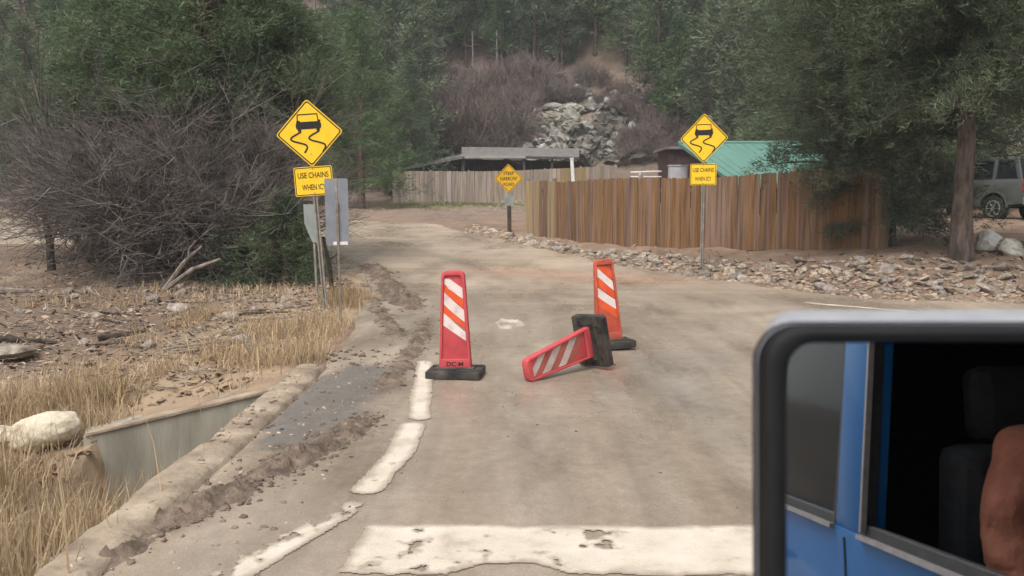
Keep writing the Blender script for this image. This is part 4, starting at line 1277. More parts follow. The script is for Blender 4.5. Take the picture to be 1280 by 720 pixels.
def conifer(seed, Ht, cb, Rm, prof, nb, cl, per, ln, wd, droop=.1, trunk_r=.16, spread=.55, rise=.25, lean=0, material='pine', bark='bark', inner=.25, limb=.03):
    r = np.random.default_rng(seed)
    z = cb + (Ht - cb) * (np.arange(nb) + r.uniform(0, 1, nb)) / nb
    u = (z - cb) / (Ht - cb)
    L = Rm * prof(u) * r.uniform(.62, 1.15, nb)
    az = np.cumsum(np.full(nb, 2.4)) + r.normal(0, .5, nb)
    out = np.stack([np.cos(az), np.sin(az)], 1)
    def pt(i, s):
        w = L[i] * s
        b = np.zeros(np.shape(s) + (3,))
        bow = r.normal(0, .05)
        b[..., 0] = out[i, 0] * w - out[i, 1] * w * bow * s + lean * z[i]
        b[..., 1] = out[i, 1] * w + out[i, 0] * w * bow * s
        b[..., 2] = z[i] + w * rise * (.4 + u[i]) - droop * L[i] * s * s * (1.2 - u[i])
        return b
    C = []; D = []; P0 = []; P1 = []; R0 = []; R1 = []
    for i in range(nb):
        ss = np.linspace(0, 1, 5); q = pt(i, ss)
        P0.append(q[:-1]); P1.append(q[1:]); rr = limb * (.35 + L[i] / Rm) * (1 - ss * .8); R0.append(rr[:-1]); R1.append(rr[1:])
        k = max(3, int(cl * (.35 + L[i] / Rm)))
        s = inner + (1.04 - inner) * r.uniform(0, 1, k) ** .75
        b = pt(i, s)
        sp = np.stack([r.normal(0, 1, k), r.normal(0, 1, k), r.normal(0, .55, k)], 1) * (.05 + .13 * L[i] * s)[:, None]
        C.append(b + sp)
        dirs = np.stack([np.full(k, out[i, 0]), np.full(k, out[i, 1]), np.full(k, .35)], 1) + sp / (np.linalg.norm(sp, axis=1, keepdims=True) + 1e-6) * .8
        D.append(dirs / np.linalg.norm(dirs, axis=1, keepdims=True))
    V, F = needles(np.concatenate(C), np.concatenate(D), per, ln, wd, spread, r)
    crown = np_mesh('crown', V, F, M[material])
    # trunk, its limbs
    k = 9
    zz = np.linspace(-.4, Ht * .97, k)
    wob = np.cumsum(r.normal(0, .02 * trunk_r / .16, (k, 2)), 0)
    P = np.stack([lean * zz + wob[:, 0], wob[:, 1], zz], 1)
    tr = trunk_r * (1.0 - .9 * np.clip(zz / Ht, 0, 1)); tr[0] *= 1.35
    mb = MB(); mb.tube(P, list(tr), 10)
    V2, F2 = tubes_np(np.concatenate(P0), np.concatenate(P1), np.concatenate(R0), np.concatenate(R1), 4)
    mb.add(V2, F2)
    trunk = mb.mesh('trunk', M[bark], smooth=True)
    return trunk, crown

def tree(name, meshes, x, y, s, label, group=None, cat='tree', rz=None, z=None, sz=1.0):
    t = thing(name, label, cat, (x, y, gz(x, y) if z is None else z), (0, 0, random.uniform(0, 6.28) if rz is None else rz), group, (s, s, s * sz))
    link(bpy.data.objects.new('trunk', meshes[0]), t)
    if meshes[1] is not None: link(bpy.data.objects.new('crown', meshes[1]), t)
    return t

def twigs(seed, stems, length, depth, kids, r0, spread_base, up, shrink=.66, wig=.17, cut=.006, tip=.5):
    r = np.random.default_rng(seed)
    P0 = []; P1 = []; A = []; B = []
    def grow(p, d, L, rad, lv):
        n = 4 if lv < 2 else 3
        pts = [p]
        for i in range(n):
            d = d + r.normal(0, wig, 3) / n + np.array([0, 0, up * .25])
            d /= np.linalg.norm(d)
            pts.append(pts[-1] + d * L / n)
        rr = rad * np.linspace(1, .55, n + 1)
        for i in range(n):
            P0.append(pts[i]); P1.append(pts[i + 1]); A.append(rr[i]); B.append(rr[i + 1])
        if lv >= depth: return
        for k in range(kids[lv]):
            t = r.uniform(.25, 1.0) * n; i = min(int(t), n - 1)
            q = pts[i] + (pts[i + 1] - pts[i]) * (t - i)
            dd = d + r.normal(0, .62, 3); dd /= np.linalg.norm(dd)
            grow(q, dd, L * shrink * r.uniform(.6, 1.15), max(cut, rad * .52), lv + 1)
    for k in range(stems):
        a = r.uniform(0, 6.28); e = spread_base * math.sqrt(r.uniform(0.03, 1))
        d = np.array([math.cos(a) * e, math.sin(a) * e, 1.0]); d /= np.linalg.norm(d)
        grow(np.array([r.normal(0, .16), r.normal(0, .16), -.15]), d, length * r.uniform(.7, 1.15), r0 * r.uniform(.5, 1.1), 0)
    return np.array(P0), np.array(P1), np.array(A), np.array(B)

# ------------------------------------------------------------------ the large bare bush and the trees in it
def bush(label, base, seed, stems, length, kids, r0, spread, scale=1.0, material='twig', name='bare_bush', group=None, depth=3, up=.12, cut=.005, sq=(1, 1, 1)):
    t = thing(name, label, 'bush', base, (0, 0, 0), group)
    P0, P1, A, B = twigs(seed, stems, length, depth, kids, r0, spread, up, cut=cut)
    q = np.array(sq)
    big_ = A > .018
    V, F = tubes_np(P0[big_] * q, P1[big_] * q, A[big_], B[big_], 5)
    o = link(bpy.data.objects.new('stems', np_mesh('stems', V, F, M['grey_bark'] if material == 'twig' else M[material], True)), t)
    V, F = tubes_np(P0[~big_] * q, P1[~big_] * q, A[~big_], B[~big_], 3)
    link(bpy.data.objects.new('twigs', np_mesh('twigs', V, F, M[material], False)), t)
    return t
bx_, by_ = at(255, 335, 19.6).x, 19.6
bush('huge bare grey brown bush with a dense tangle of twigs beside the leaning sign', (bx_, by_, gz(bx_, by_)), 11, 62, 2.6, (7, 7, 6), .045, 1.2, cut=.005, sq=(1.12, .8, .95))
bx2, by2 = at(120, 330, 22.5).x, 22.5
bush('thinner bare bush at the far side of the large one, reaching to the picture edge', (bx2, by2, gz(bx2, by2)), 12, 24, 2.6, (6, 6, 5), .045, .9, cut=.006)
bx3, by3 = at(195, 330, 21.4).x, 21.4
bush('tall bare thin stemmed bush rising behind the huge tangled one', (bx3, by3, gz(bx3, by3)), 13, 28, 3.0, (7, 6, 6), .05, .8, cut=.0065)
# large dead leaning limbs
t = thing('leaning_dead_limb', 'dark dead limb sticking out of the bare bush toward the cross road', 'branch', (at(170, 300, 19).x, 18.8, gz(at(170, 300, 19).x, 18.8)))
O = Vector(t.location); m = MB(); m.tube([rel(185, 318, 18.8), rel(160, 282, 18.6), rel(128, 246, 18.5), rel(97, 210, 18.4)], [.075, .06, .045, .025], 7); m.obj('limb', M['dark_log'], t, smooth=True)
tube_parts('side_branch', M['grey_bark'], t, [([rel(128, 246, 18.5), rel(130, 215, 18.5), rel(112, 185, 18.6)], [.035, .025, .012]), ([rel(150, 270, 18.6), rel(146, 235, 18.5), rel(152, 205, 18.4)], [.03, .02, .01])])
t = thing('dead_branch', 'pale dead branches lying in a V at the foot of the bare bush', 'branch', (at(205, 345, 17.6).x, 17.6, gz(at(205, 345, 17.6).x, 17.6)))
O = Vector(t.location); tube_parts('limb', M['dead_wood'], t, [([(0, 0, .02), rel(230, 328, 17.5), rel(252, 308, 17.5)], [.06, .045, .02]), ([(0.03, 0, .03), rel(240, 337, 17.3), rel(275, 324, 17.2)], [.055, .045, .025])], 7)
m = MB(); m.tube([rel(235, 324, 17.5), rel(236, 312, 17.5), rel(245, 300, 17.5)], [.022, .016, .008], 6); m.obj('twig', M['dead_wood'], t, smooth=True)

# evergreens in and behind the bush
pf_round = lambda u: np.sqrt(np.clip(1 - (2 * u - .9) ** 2 / 1.25, .05, 1))
pf_cone = lambda u: np.clip(1.05 * (1 - u) ** .85 + .05, .05, 1)
pf_pine = lambda u: np.clip(np.minimum(1, .62 + .9 * u) * (1 - u ** 2.6) + .08, .08, 1)
T_pineA = conifer(1, 7.6, 3.5, 2.4, pf_round, 70, 46, 9, .21, .013, droop=.05, trunk_r=.15, material='pine')
T_pineB = conifer(2, 7.0, 3.3, 2.2, pf_pine, 66, 46, 9, .21, .013, droop=.05, trunk_r=.13, material='pine')
for (px, y, s, tm, lab) in ((262, 20.8, .92, T_pineA, 'rounded green pine rising straight out of the big bare bush'),
                            (368, 21.5, .86, T_pineB, 'green pine just behind the leaning warning sign'),
                            (150, 21.6, .90, T_pineB, 'green pine over the outer half of the bare bush'),
                            (318, 22.8, 1.0, T_pineA, 'taller green pine between two others behind the bush')):
    x = (px - 640) / FPX * y; tree('pine_tree', tm, x, y, s, lab, 'pines rising from the bare bush')
T_jun = conifer(3, 2.0, .12, 1.35, pf_cone, 46, 26, 9, .16, .010, droop=.25, trunk_r=.07, material='juniper', limb=.014)
x = at(352, 330, 18.4).x; tree('spruce_sapling', T_jun, x, 18.6, .95, 'low dark green spruce sapling at the sign side of the bare bush', cat='tree')
x = at(318, 330, 19.4).x; tree('spruce_sapling', T_jun, x, 19.6, 1.15, 'dark green sapling deeper inside the bare bush', cat='tree')
T_mid = [conifer(20 + k, 10.5, 1.0, 3.0, pf_round if k % 2 else pf_cone, 84, 30, 8, .30, .020, droop=.10, trunk_r=.2, material='pine', limb=.035) for k in range(3)]
for k, (px, y, s, lab) in enumerate(((452, 47, .98, 'full bright green pine standing alone beyond the cross road above the leaning sign'), (405, 52, .92, 'green pine close behind the bright full one beyond the cross road'),
                                     (515, 57, .86, 'darker narrow pine left of the shed roof'), (300, 50, 1.1, 'pine beyond the cross road behind the bare bush'), (210, 47, 1.0, 'pine beyond the cross road above the dead limb'),
                                     (110, 49, 1.05, 'tall pine beyond the cross road behind the dead sapling'), (40, 46, .9, 'dark pine at the cross road near the picture edge'), (-30, 50, 1.1, 'dark pine at the cross road outermost on the left side'))):
    x = (px - 640) / FPX * y; tree('pine_tree', T_mid[k % 3], x, y, s, lab, 'pines beyond the cross road')

# the big pine by the brown fence
T_big = conifer(5, 11.0, 2.95, 3.8, pf_round, 165, 105, 15, .155, .0095, droop=.24, spread=.75, lean=-.045, trunk_r=.20, material='juniper', limb=.04, rise=.12, inner=.06)
xb, yb = at(1200, 335, 17.4).x, 17.4
big_t = tree('pine_tree', T_big, xb, yb, 1.0, 'large dark pine with hanging boughs in front of the brown fence', rz=0.0)
T_low2 = conifer(7, 6.0, .8, 1.9, pf_cone, 70, 32, 9, .2, .012, droop=.2, trunk_r=.14, material='juniper', limb=.025)
T_end = conifer(16, 7.6, .55, 2.45, pf_round, 104, 84, 14, .15, .0095, droop=.22, spread=.75, trunk_r=.15, material='juniper', limb=.025, rise=.1)
x = at(1110, 300, 20.5).x; tree('pine_tree', T_end, x, 20.55, 1.0, 'bushy evergreen whose boughs hang over the end of the brown fence')
x = at(1050, 280, 22.5).x; tree('pine_tree', T_low2, x, 23.3, 1.0, 'evergreen just behind the brown fence left of the large pine')
for (px, y, s, lab) in ((1130, 29, 1.0, 'evergreen behind the large pine beside the parked car'), (1245, 34, 1.2, 'evergreen standing behind the parked car'), (1330, 31, 1.1, 'evergreen right of the parked car'),
                        (1010, 46, 1.25, 'evergreen rising behind the green roof'), (1120, 44, 1.5, 'tall evergreen far behind the large pine')):
    x = (px - 640) / FPX * y; tree('pine_tree', T_low2 if y < 40 else T_mid[1], x, y, s if y >= 40 else s * 1.35, lab, 'evergreens on the lot behind the brown fence')
T_yel = conifer(8, 6.5, 1.2, 2.0, pf_round, 50, 26, 8, .26, .03, droop=.05, trunk_r=.12, material='bright_leaf')
p = at(968, 110, 56); tree('leafy_tree', T_yel, p.x, 56, 1.0, 'small yellow green tree above the green roof')

# hillside forest
HT = []
for k in range(4):
    HT.append(conifer(60 + k, 9.5, 2.2 if k % 2 else 1.2, 2.3 if k % 2 else 2.1, (pf_pine, pf_round, pf_cone, pf_pine)[k], 54, 17, 6, .42, .042, droop=.08, trunk_r=.17, material='hill_pine', limb=.035))
pos = []
def hill_ok(x, y):
    px = 640 + FPX * x / y
    # rows of the slope point
    z = H(x, y); row = 250 - FPX * (z - CAMZ) / y
    if 525 < px < 815 and row > 106: return False
    if 745 < px < 800 and row > 95: return False
    if 800 <= px < 850 and row > 165: return False
    return True
tries = 0
while len(pos) < 298 and tries < 60000:
    tries += 1
    px = random.uniform(480, 960) if tries < 5000 else random.uniform(-60, 1340); y = 50 + 58 * random.random() ** .8
    x = (px - 640) / FPX * y
    foot = np.interp(x, [-90, -30, -5, 8, 20, 60], [52, 60, 62, 58, 52, 48])
    if y < foot - 1 or not hill_ok(x, y): continue
    if 2.2 < x < 14 and y < 60: continue
    near = 2.4 if 400 < px < 1000 else 3.3
    if all((x - a) ** 2 + (y - b) ** 2 > near ** 2 for a, b in pos): pos.append((x, y))
for i, (x, y) in enumerate(pos):
    tree('hill_pine', HT[i % 4], x, y, random.uniform(.75, 1.25), 'grey green pine among the dense forest covering the hillside', 'pines of the hillside forest', sz=random.uniform(.9, 1.2))
# grey snags
for k, (px, py) in enumerate(((1140, 40), (1150, 44), (540, 80), (590, 95), (620, 92))):
    p = on_hill(px, min(py + 40, 118))
    t = thing('dead_tree', 'bare pale grey trunk among the hillside pines', 'tree', (p.x, p.y, gz(p.x, p.y)), group='bare grey trunks on the hillside')
    m = MB(); m.tube([(0, 0, -.4), (.1, 0, 2.2), (.05, .1, 5.2)], [.13, .10, .04], 7); m.obj('trunk', M['grey_bark'], t, smooth=True)
    for q in range(7):
        m = MB(); a = random.uniform(0, 6.28); zq = random.uniform(1.6, 4.9); l = random.uniform(.5, 1.3)
        m.tube([(.07, .05, zq), (.07 + math.cos(a) * l, .05 + math.sin(a) * l, zq + random.uniform(-.1, .4))], [.035, .012], 5)
        m.obj('limb', M['grey_bark'], t, smooth=True)

# bare pinkish shrubs on the slope above the shed
SH = []
for k in range(3):
    P0, P1, A, B = twigs(70 + k, 20, 1.7, 2, (6, 6, 5), .035, .8, .15, cut=.016)
    V, F = tubes_np(P0, P1, A, B, 3); SH.append(np_mesh('twigs', V, F, M['twig_pink']))
n_sh = 0; tries = 0; sp = []
while n_sh < 64 and tries < 4000:
    tries += 1
    px, py = random.uniform(525, 690), random.uniform(118, 200)
    if px > 655 and py > 140: continue
    p = on_hill(px, py)
    if any((p.x - a) ** 2 + (p.y - b) ** 2 < 1.1 for a, b in sp): continue
    sp.append((p.x, p.y))
    o = bpy.data.objects.new('bare_shrub', SH[n_sh % 3]); s = random.uniform(.8, 1.35)
    o.location = (p.x, p.y, gz(p.x, p.y)); o.scale = (s, s, s); o.rotation_euler = (0, 0, random.uniform(0, 6.28))
    tag(link(o), 'bare pinkish brown shrub on the slope above the open shed', 'bush', 'bare shrubs on the slope above the shed'); n_sh += 1
for k in range(46):
    px, py = random.choice([(random.uniform(680, 800), random.uniform(100, 150)), (random.uniform(770, 850), random.uniform(130, 208)), (random.uniform(770, 850), random.uniform(130, 208))])
    p = on_hill(px, py)
    o = bpy.data.objects.new('bare_shrub', SH[k % 3]); s = random.uniform(.45, .8)
    o.location = (p.x, p.y, gz(p.x, p.y)); o.scale = (s, s, s); o.rotation_euler = (0, 0, random.uniform(0, 6.28))
    tag(link(o), 'small bare shrub among the rocks of the outcrop', 'bush', 'bare shrubs around the outcrop')

# small dead sapling at the left
q = post_base(64, 320, 20.5)
t = thing('dead_sapling', 'small dead sapling with a few crooked branches in front of the cross road', 'tree', q)
O = Vector(t.location); m = MB()
m.tube([(0, 0, -.1), rel(62, 300, 20.5), rel(57, 280, 20.5), rel(54, 268, 20.5)], [.10, .085, .07, .05], 8); m.obj('trunk', M['dark_log'], t, smooth=True)
tube_parts('branch', M['dead_wood'], t, [([rel(56, 275, 20.5), rel(45, 282, 20.4), rel(34, 286, 20.3)], [.03, .02, .01]),
    ([rel(54, 268, 20.5), rel(52, 260, 20.5), rel(66, 256, 20.4), rel(92, 259, 20.3)], [.04, .03, .022, .01]),
    ([rel(64, 303, 20.5), rel(68, 296, 20.4), rel(70, 288, 20.4)], [.035, .03, .015]),
    ([rel(60, 266, 20.4), rel(66, 272, 20.3), rel(76, 276, 20.2)], [.02, .015, .008])])

# logs and sticks in the debris
def stick(label, p, q, r0, mt='dark_log', group=None, name='stick', cat='branch'):
    p, q = Vector(p), Vector(q)
    p.z = gz(p.x, p.y) + r0 * .8; q.z = gz(q.x, q.y) + r0 * .6
    mid = (p + q) / 2 + Vector((random.uniform(-.05, .05), random.uniform(-.04, .04), 0)) ; mid.z = max(mid.z, gz(mid.x, mid.y) + r0 * .7)
    L = (q - p).length
    m = MB(); m.tube([p, p * .7 + mid * .3 + Vector((0, 0, random.uniform(0, .02))), mid, q], [r0, r0 * .95, r0 * .85, r0 * .45], 7)
    o = m.obj(name, M[mt], None, smooth=True); tag(o, label, cat, group); return o
def gp2(px, py, y): p = at(px, py, y); return (p.x, y, 0)
stick('dark log lying across the debris at the picture edge', gp2(-30, 408, 12.0), gp2(70, 404, 12.3), .055, name='log')
stick('short dark log lying in the middle of the debris field', gp2(122, 392, 12.9), gp2(184, 386, 13.4), .05, name='log')
stick('long pale stick lying in the grass below the sign posts', gp2(338, 382, 14.4), gp2(412, 379, 14.6), .022, 'dead_wood')
stick('bent pale stick in the dry grass left of the sign posts', gp2(316, 401, 13.0), gp2(346, 389, 13.6), .03, 'dead_wood')
stick('pale log lying below the dead sapling', gp2(-10, 341, 17.2), gp2(44, 342, 17.4), .08, 'dead_wood', name='log')
stick('pale upright broken branch below the bare bush', gp2(108, 322, 17.8), gp2(128, 350, 16.8), .045, 'dead_wood')
stick('brown log right of the pine trunk near the boulders', gp2(1250, 333, 18.0), gp2(1330, 330, 18.5), .12, name='log')
for k in range(60):
    x = -3.6 - abs(random.gauss(0, 4)); y = random.uniform(10, 20); a = random.uniform(-.7, .7); l = random.uniform(.3, 1.1)
    if x < -12 or poly_sd(np.array([x]), np.array([y]))[0] > -.6: continue
    stick('thin broken stick lying in the debris field', (x, y, 0), (x + math.cos(a) * l, y + math.sin(a) * l, 0), random.uniform(.008, .022), random.choice(['dead_wood', 'dark_log', 'dead_wood']), 'broken sticks in the debris field')

# fine broken twigs
n = 1700
P = np.stack([-2.8 - np.abs(rng.normal(0, 5, n)), rng.uniform(8.8, 21.5, n)], 1)
P = P[(poly_sd(P[:, 0], P[:, 1]) < -.4) & (P[:, 0] > -15)]
a = rng.uniform(0, 3.14, len(P)); l = np.exp(rng.normal(-1.7, .6, len(P))); ez = np.abs(rng.normal(0, .10, len(P)))
z = ground_z(P[:, 0], P[:, 1]) + .012
P0 = np.stack([P[:, 0], P[:, 1], z], 1); P1 = np.stack([P[:, 0] + np.cos(a) * l, P[:, 1] + np.sin(a) * l, np.maximum(z, ground_z(P[:, 0] + np.cos(a) * l, P[:, 1] + np.sin(a) * l)) + ez * l * 2], 1)
rr = rng.uniform(.003, .010, len(P)); V, F = tubes_np(P0, P1, rr, rr * .5, 3)
M['twig_litter'] = mat('twig_litter', (.12, .09, .07), (.42, .36, .30), .7, .95, island=.45, coord='World')
tag(link(bpy.data.objects.new('twig_litter', np_mesh('twig_litter', V, F, M['twig_litter']))), 'fine broken twigs strewn over the debris field', kind='stuff')

# leaf litter and bark chips
def litter(name, n, fx, size, label):
    P = fx(n); r = rng
    x, y = P[:, 0], P[:, 1]; z = np.where(poly_sd(x, y) < -.2, ground_z(x, y), np.maximum(ground_z(x, y), road_z(x, y))) + .008
    n = len(x)
    s = size * np.exp(r.normal(0, .45, (n, 1)))
    a = r.uniform(0, 6.28, n); u = np.stack([np.cos(a), np.sin(a), r.normal(0, .35, n)], 1) * s
    v = np.stack([-np.sin(a), np.cos(a), r.normal(0, .35, n)], 1) * s * r.uniform(.25, .8, (n, 1))
    c = np.stack([x, y, z + s[:, 0] * .25], 1)
    V = np.stack([c - u, c - v, c + u, c + v * .8], 1).reshape(-1, 3)
    me = np_mesh(name, V, np.arange(len(V)).reshape(-1, 4), M['litter'])
    tag(link(bpy.data.objects.new(name, me)), label, kind='stuff')
def fx1(n):
    x = -2.7 - np.abs(rng.normal(0, 5.5, n)); y = rng.uniform(6.4, 23, n)
    k = (poly_sd(x, y) < -.25) & (x > -16) & ((y > wall_y(x) + .5) | (x < -3.7)) & ((x + 4.4) ** 2 * .5 + (y - 7.95) ** 2 > .16); return np.stack([x[k], y[k]], 1)
litter('leaf_litter', 20000, fx1, .030, 'dead leaves bark and broken twigs covering the debris field')
def fx2(n):
    x = rng.uniform(3, 14, n); y = np.interp(x, RIGHT_X, RIGHT_Y) + .3 + np.abs(rng.normal(0, 2.2, n)); return np.stack([x, y], 1)
litter('leaf_litter', 2500, fx2, .032, 'pine needles and chips on the dirt below the large pine')

# ------------------------------------------------------------------ grass
def grass(name, pts, h0, h1, w, material, label, lean=.35, per=14, rad=.09):
    """pts (n,2) tuft centres"""
    r = rng
    n = len(pts)
    c = np.repeat(pts, per, 0) + r.normal(0, rad, (n * per, 2))
    x, y = c[:, 0], c[:, 1]
    z = ground_z(x, y) - .03
    th = np.repeat(r.uniform(.6, 1.15, n), per)
    h = r.uniform(h0, h1, len(x)) * th
    a = r.uniform(0, 6.28, len(x)); tl = np.abs(r.normal(0, lean, len(x))) + .04
    dx, dy = np.cos(a) * tl * h, np.sin(a) * tl * h
    b = r.uniform(0, 6.28, len(x)); sx, sy = np.cos(b) * w / 2, np.sin(b) * w / 2
    k = r.uniform(.6, 1.4, len(x)); sx *= k; sy *= k
    z1, z2 = z + h * .55, z + h * np.maximum(.55, 1 - tl * .5)
    V = np.stack([np.stack([x - sx, y - sy, z], 1), np.stack([x + sx, y + sy, z], 1),
                  np.stack([x + dx * .38 - sx * .8, y + dy * .38 - sy * .8, z1], 1), np.stack([x + dx * .38 + sx * .8, y + dy * .38 + sy * .8, z1], 1),
                  np.stack([x + dx, y + dy, z2], 1)], 1).reshape(-1, 3)
    o = (np.arange(len(x)) * 5)[:, None]
    F = np.concatenate([o + np.array([[0, 1, 3]]), o + np.array([[0, 3, 2]]), o + np.array([[2, 3, 4]])])
    me = np_mesh(name, V, F, M[material])
    return tag(link(bpy.data.objects.new(name, me)), label, kind='stuff')
def scatter(n, x0, x1, y0, y1, keep):
    x = rng.uniform(x0, x1, n); y = rng.uniform(y0, y1, n); k = keep(x, y); return np.stack([x[k], y[k]], 1)
# tall grass in the ditch
pd = scatter(1500, -6.2, -2.34, 3.6, 7.6, lambda x, y: (y < np.where(x > -3.75, wall_y(x) - .42 - .55 * sm((x + 3.0) / .5), 7.2 + fbm(x, y, 140, 2))) & (fbm(x * 1.1, y * 1.1, 141, 3) > -.14))
grass('tall_dry_grass', pd, .40, .85, .010, 'dry_grass', 'tall dry straw coloured grass growing in the ditch', per=15, rad=.10, lean=.3)
pd = scatter(900, -5.0, -2.36, 3.2, 6.6, lambda x, y: fbm(x * 1.4, y * 1.4, 145, 3) > -.1)
grass('short_dry_grass', pd, .12, .32, .009, 'dry_grass', 'short matted dry grass at the bottom of the ditch', per=16, rad=.12, lean=.8)
pd = scatter(1300, -6.6, -3.62, 5.6, 9.0, lambda x, y: ((x + 4.4) ** 2 * .5 + (y - 7.9) ** 2 > .11) & ((x < -3.85) | (y < wall_y(x) - .15)) & (fbm(x * 1.3, y * 1.3, 146, 3) > -.16))
grass('bank_grass', pd, .14, .5, .008, 'dry_grass', 'dry grass on the bank at the end of the concrete ditch wall', per=15, rad=.12, lean=.6)
# grass on the verge beyond the wall
pv = scatter(2200, -5.4, -2.1, 8.7, 16.5, lambda x, y: (poly_sd(x, y) < -.12) & (fbm(x * 1.1, y * 1.1, 142, 4) > .06 + .08 * (-x - 3.2)) & (y > wall_y(x) + .16))
grass('verge_grass', pv, .12, .46, .008, 'dry_grass', 'dry golden grass along the verge around the sign posts', per=16, rad=.13, lean=.6)
pv = scatter(420, -8.5, -3.6, 8.2, 11.0, lambda x, y: (fbm(x * .8, y * .8, 143, 3) > .12) & (y > 8.4))
grass('debris_grass', pv, .18, .5, .009, 'dry_grass', 'sparse dry grass tufts at the lower edge of the debris field', per=14, rad=.12, lean=.5)
pv = scatter(260, -9, -2.9, 15.5, 21, lambda x, y: (poly_sd(x, y) < -.3) & (fbm(x * .7, y * .7, 149, 3) > .06))
grass('bush_grass', pv, .12, .35, .012, 'dry_grass', 'dry grass around the foot of the bare bush', per=12, rad=.14, lean=.6)
pg = scatter(700, -8.5, 1.0, 47.5, 54, lambda x, y: np.exp(-((x + 3.5) / 4.5) ** 2 - ((y - 50.8) / 2.2) ** 2) > rng.uniform(.1, .9, len(x)))
grass('green_grass', pg, .08, .2, .03, 'green_grass', 'short green grass in front of the grey fence', per=14, rad=.25, lean=.5)

# ------------------------------------------------------------------ vehicles
def wheel(parent, x, y, r, w, side):
    m = MB()
    m.lathe([(-w / 2, r * .62), (-w / 2, r * .9), (-w / 2 + .025, r * .985), (-w / 4, r), (w / 4, r), (w / 2 - .025, r * .985), (w / 2, r * .9), (w / 2, r * .62)], 28, 'x', (0, 0, 0))
    tyre = m.obj('tyre', M['tyre'], None, smooth=True)
    h = bpy.data.objects.new('wheel', tyre.data); COL.objects.unlink(tyre); bpy.data.objects.remove(tyre)
    h.location = (x, y, r); link(h, parent)
    m = MB()
    f = side * (w / 2 + .006)
    for k in range(6):
        a = 2 * math.pi * k / 6
        d = Vector((0, math.cos(a), math.sin(a)))
        m.beam(Vector((f, 0, 0)) + d * r * .1, Vector((f - side * .004, 0, 0)) + d * r * .58, .026, r * .2, up=(1, 0, 0))
    n = 24
    for k in range(n):
        a0, a1 = 2 * math.pi * k / n, 2 * math.pi * (k + 1) / n
        q = [(f, math.cos(a) * rr, math.sin(a) * rr) for a in (a0, a1) for rr in (r * .54, r * .64)]
        q2 = [(p[0] - side * .03, p[1], p[2]) for p in q]
        m.add([q[0], q[1], q[3], q[2], q2[0], q2[1], q2[3], q2[2]], [(0, 1, 2, 3), (4, 5, 6, 7), (0, 3, 7, 4), (1, 2, 6, 5)])
    m.lathe([(f - side * .02, r * .16), (f + side * .012, r * .13), (f + side * .018, r * .06)], 12, 'x')
    m.obj('rim', M['alloy'], h)
    m = MB(); m.lathe([(f - side * .05, r * .6), (f - side * .045, r * .6)], 20, 'x'); m.obj('brake_disc', M['car_trim'], h)
    return h

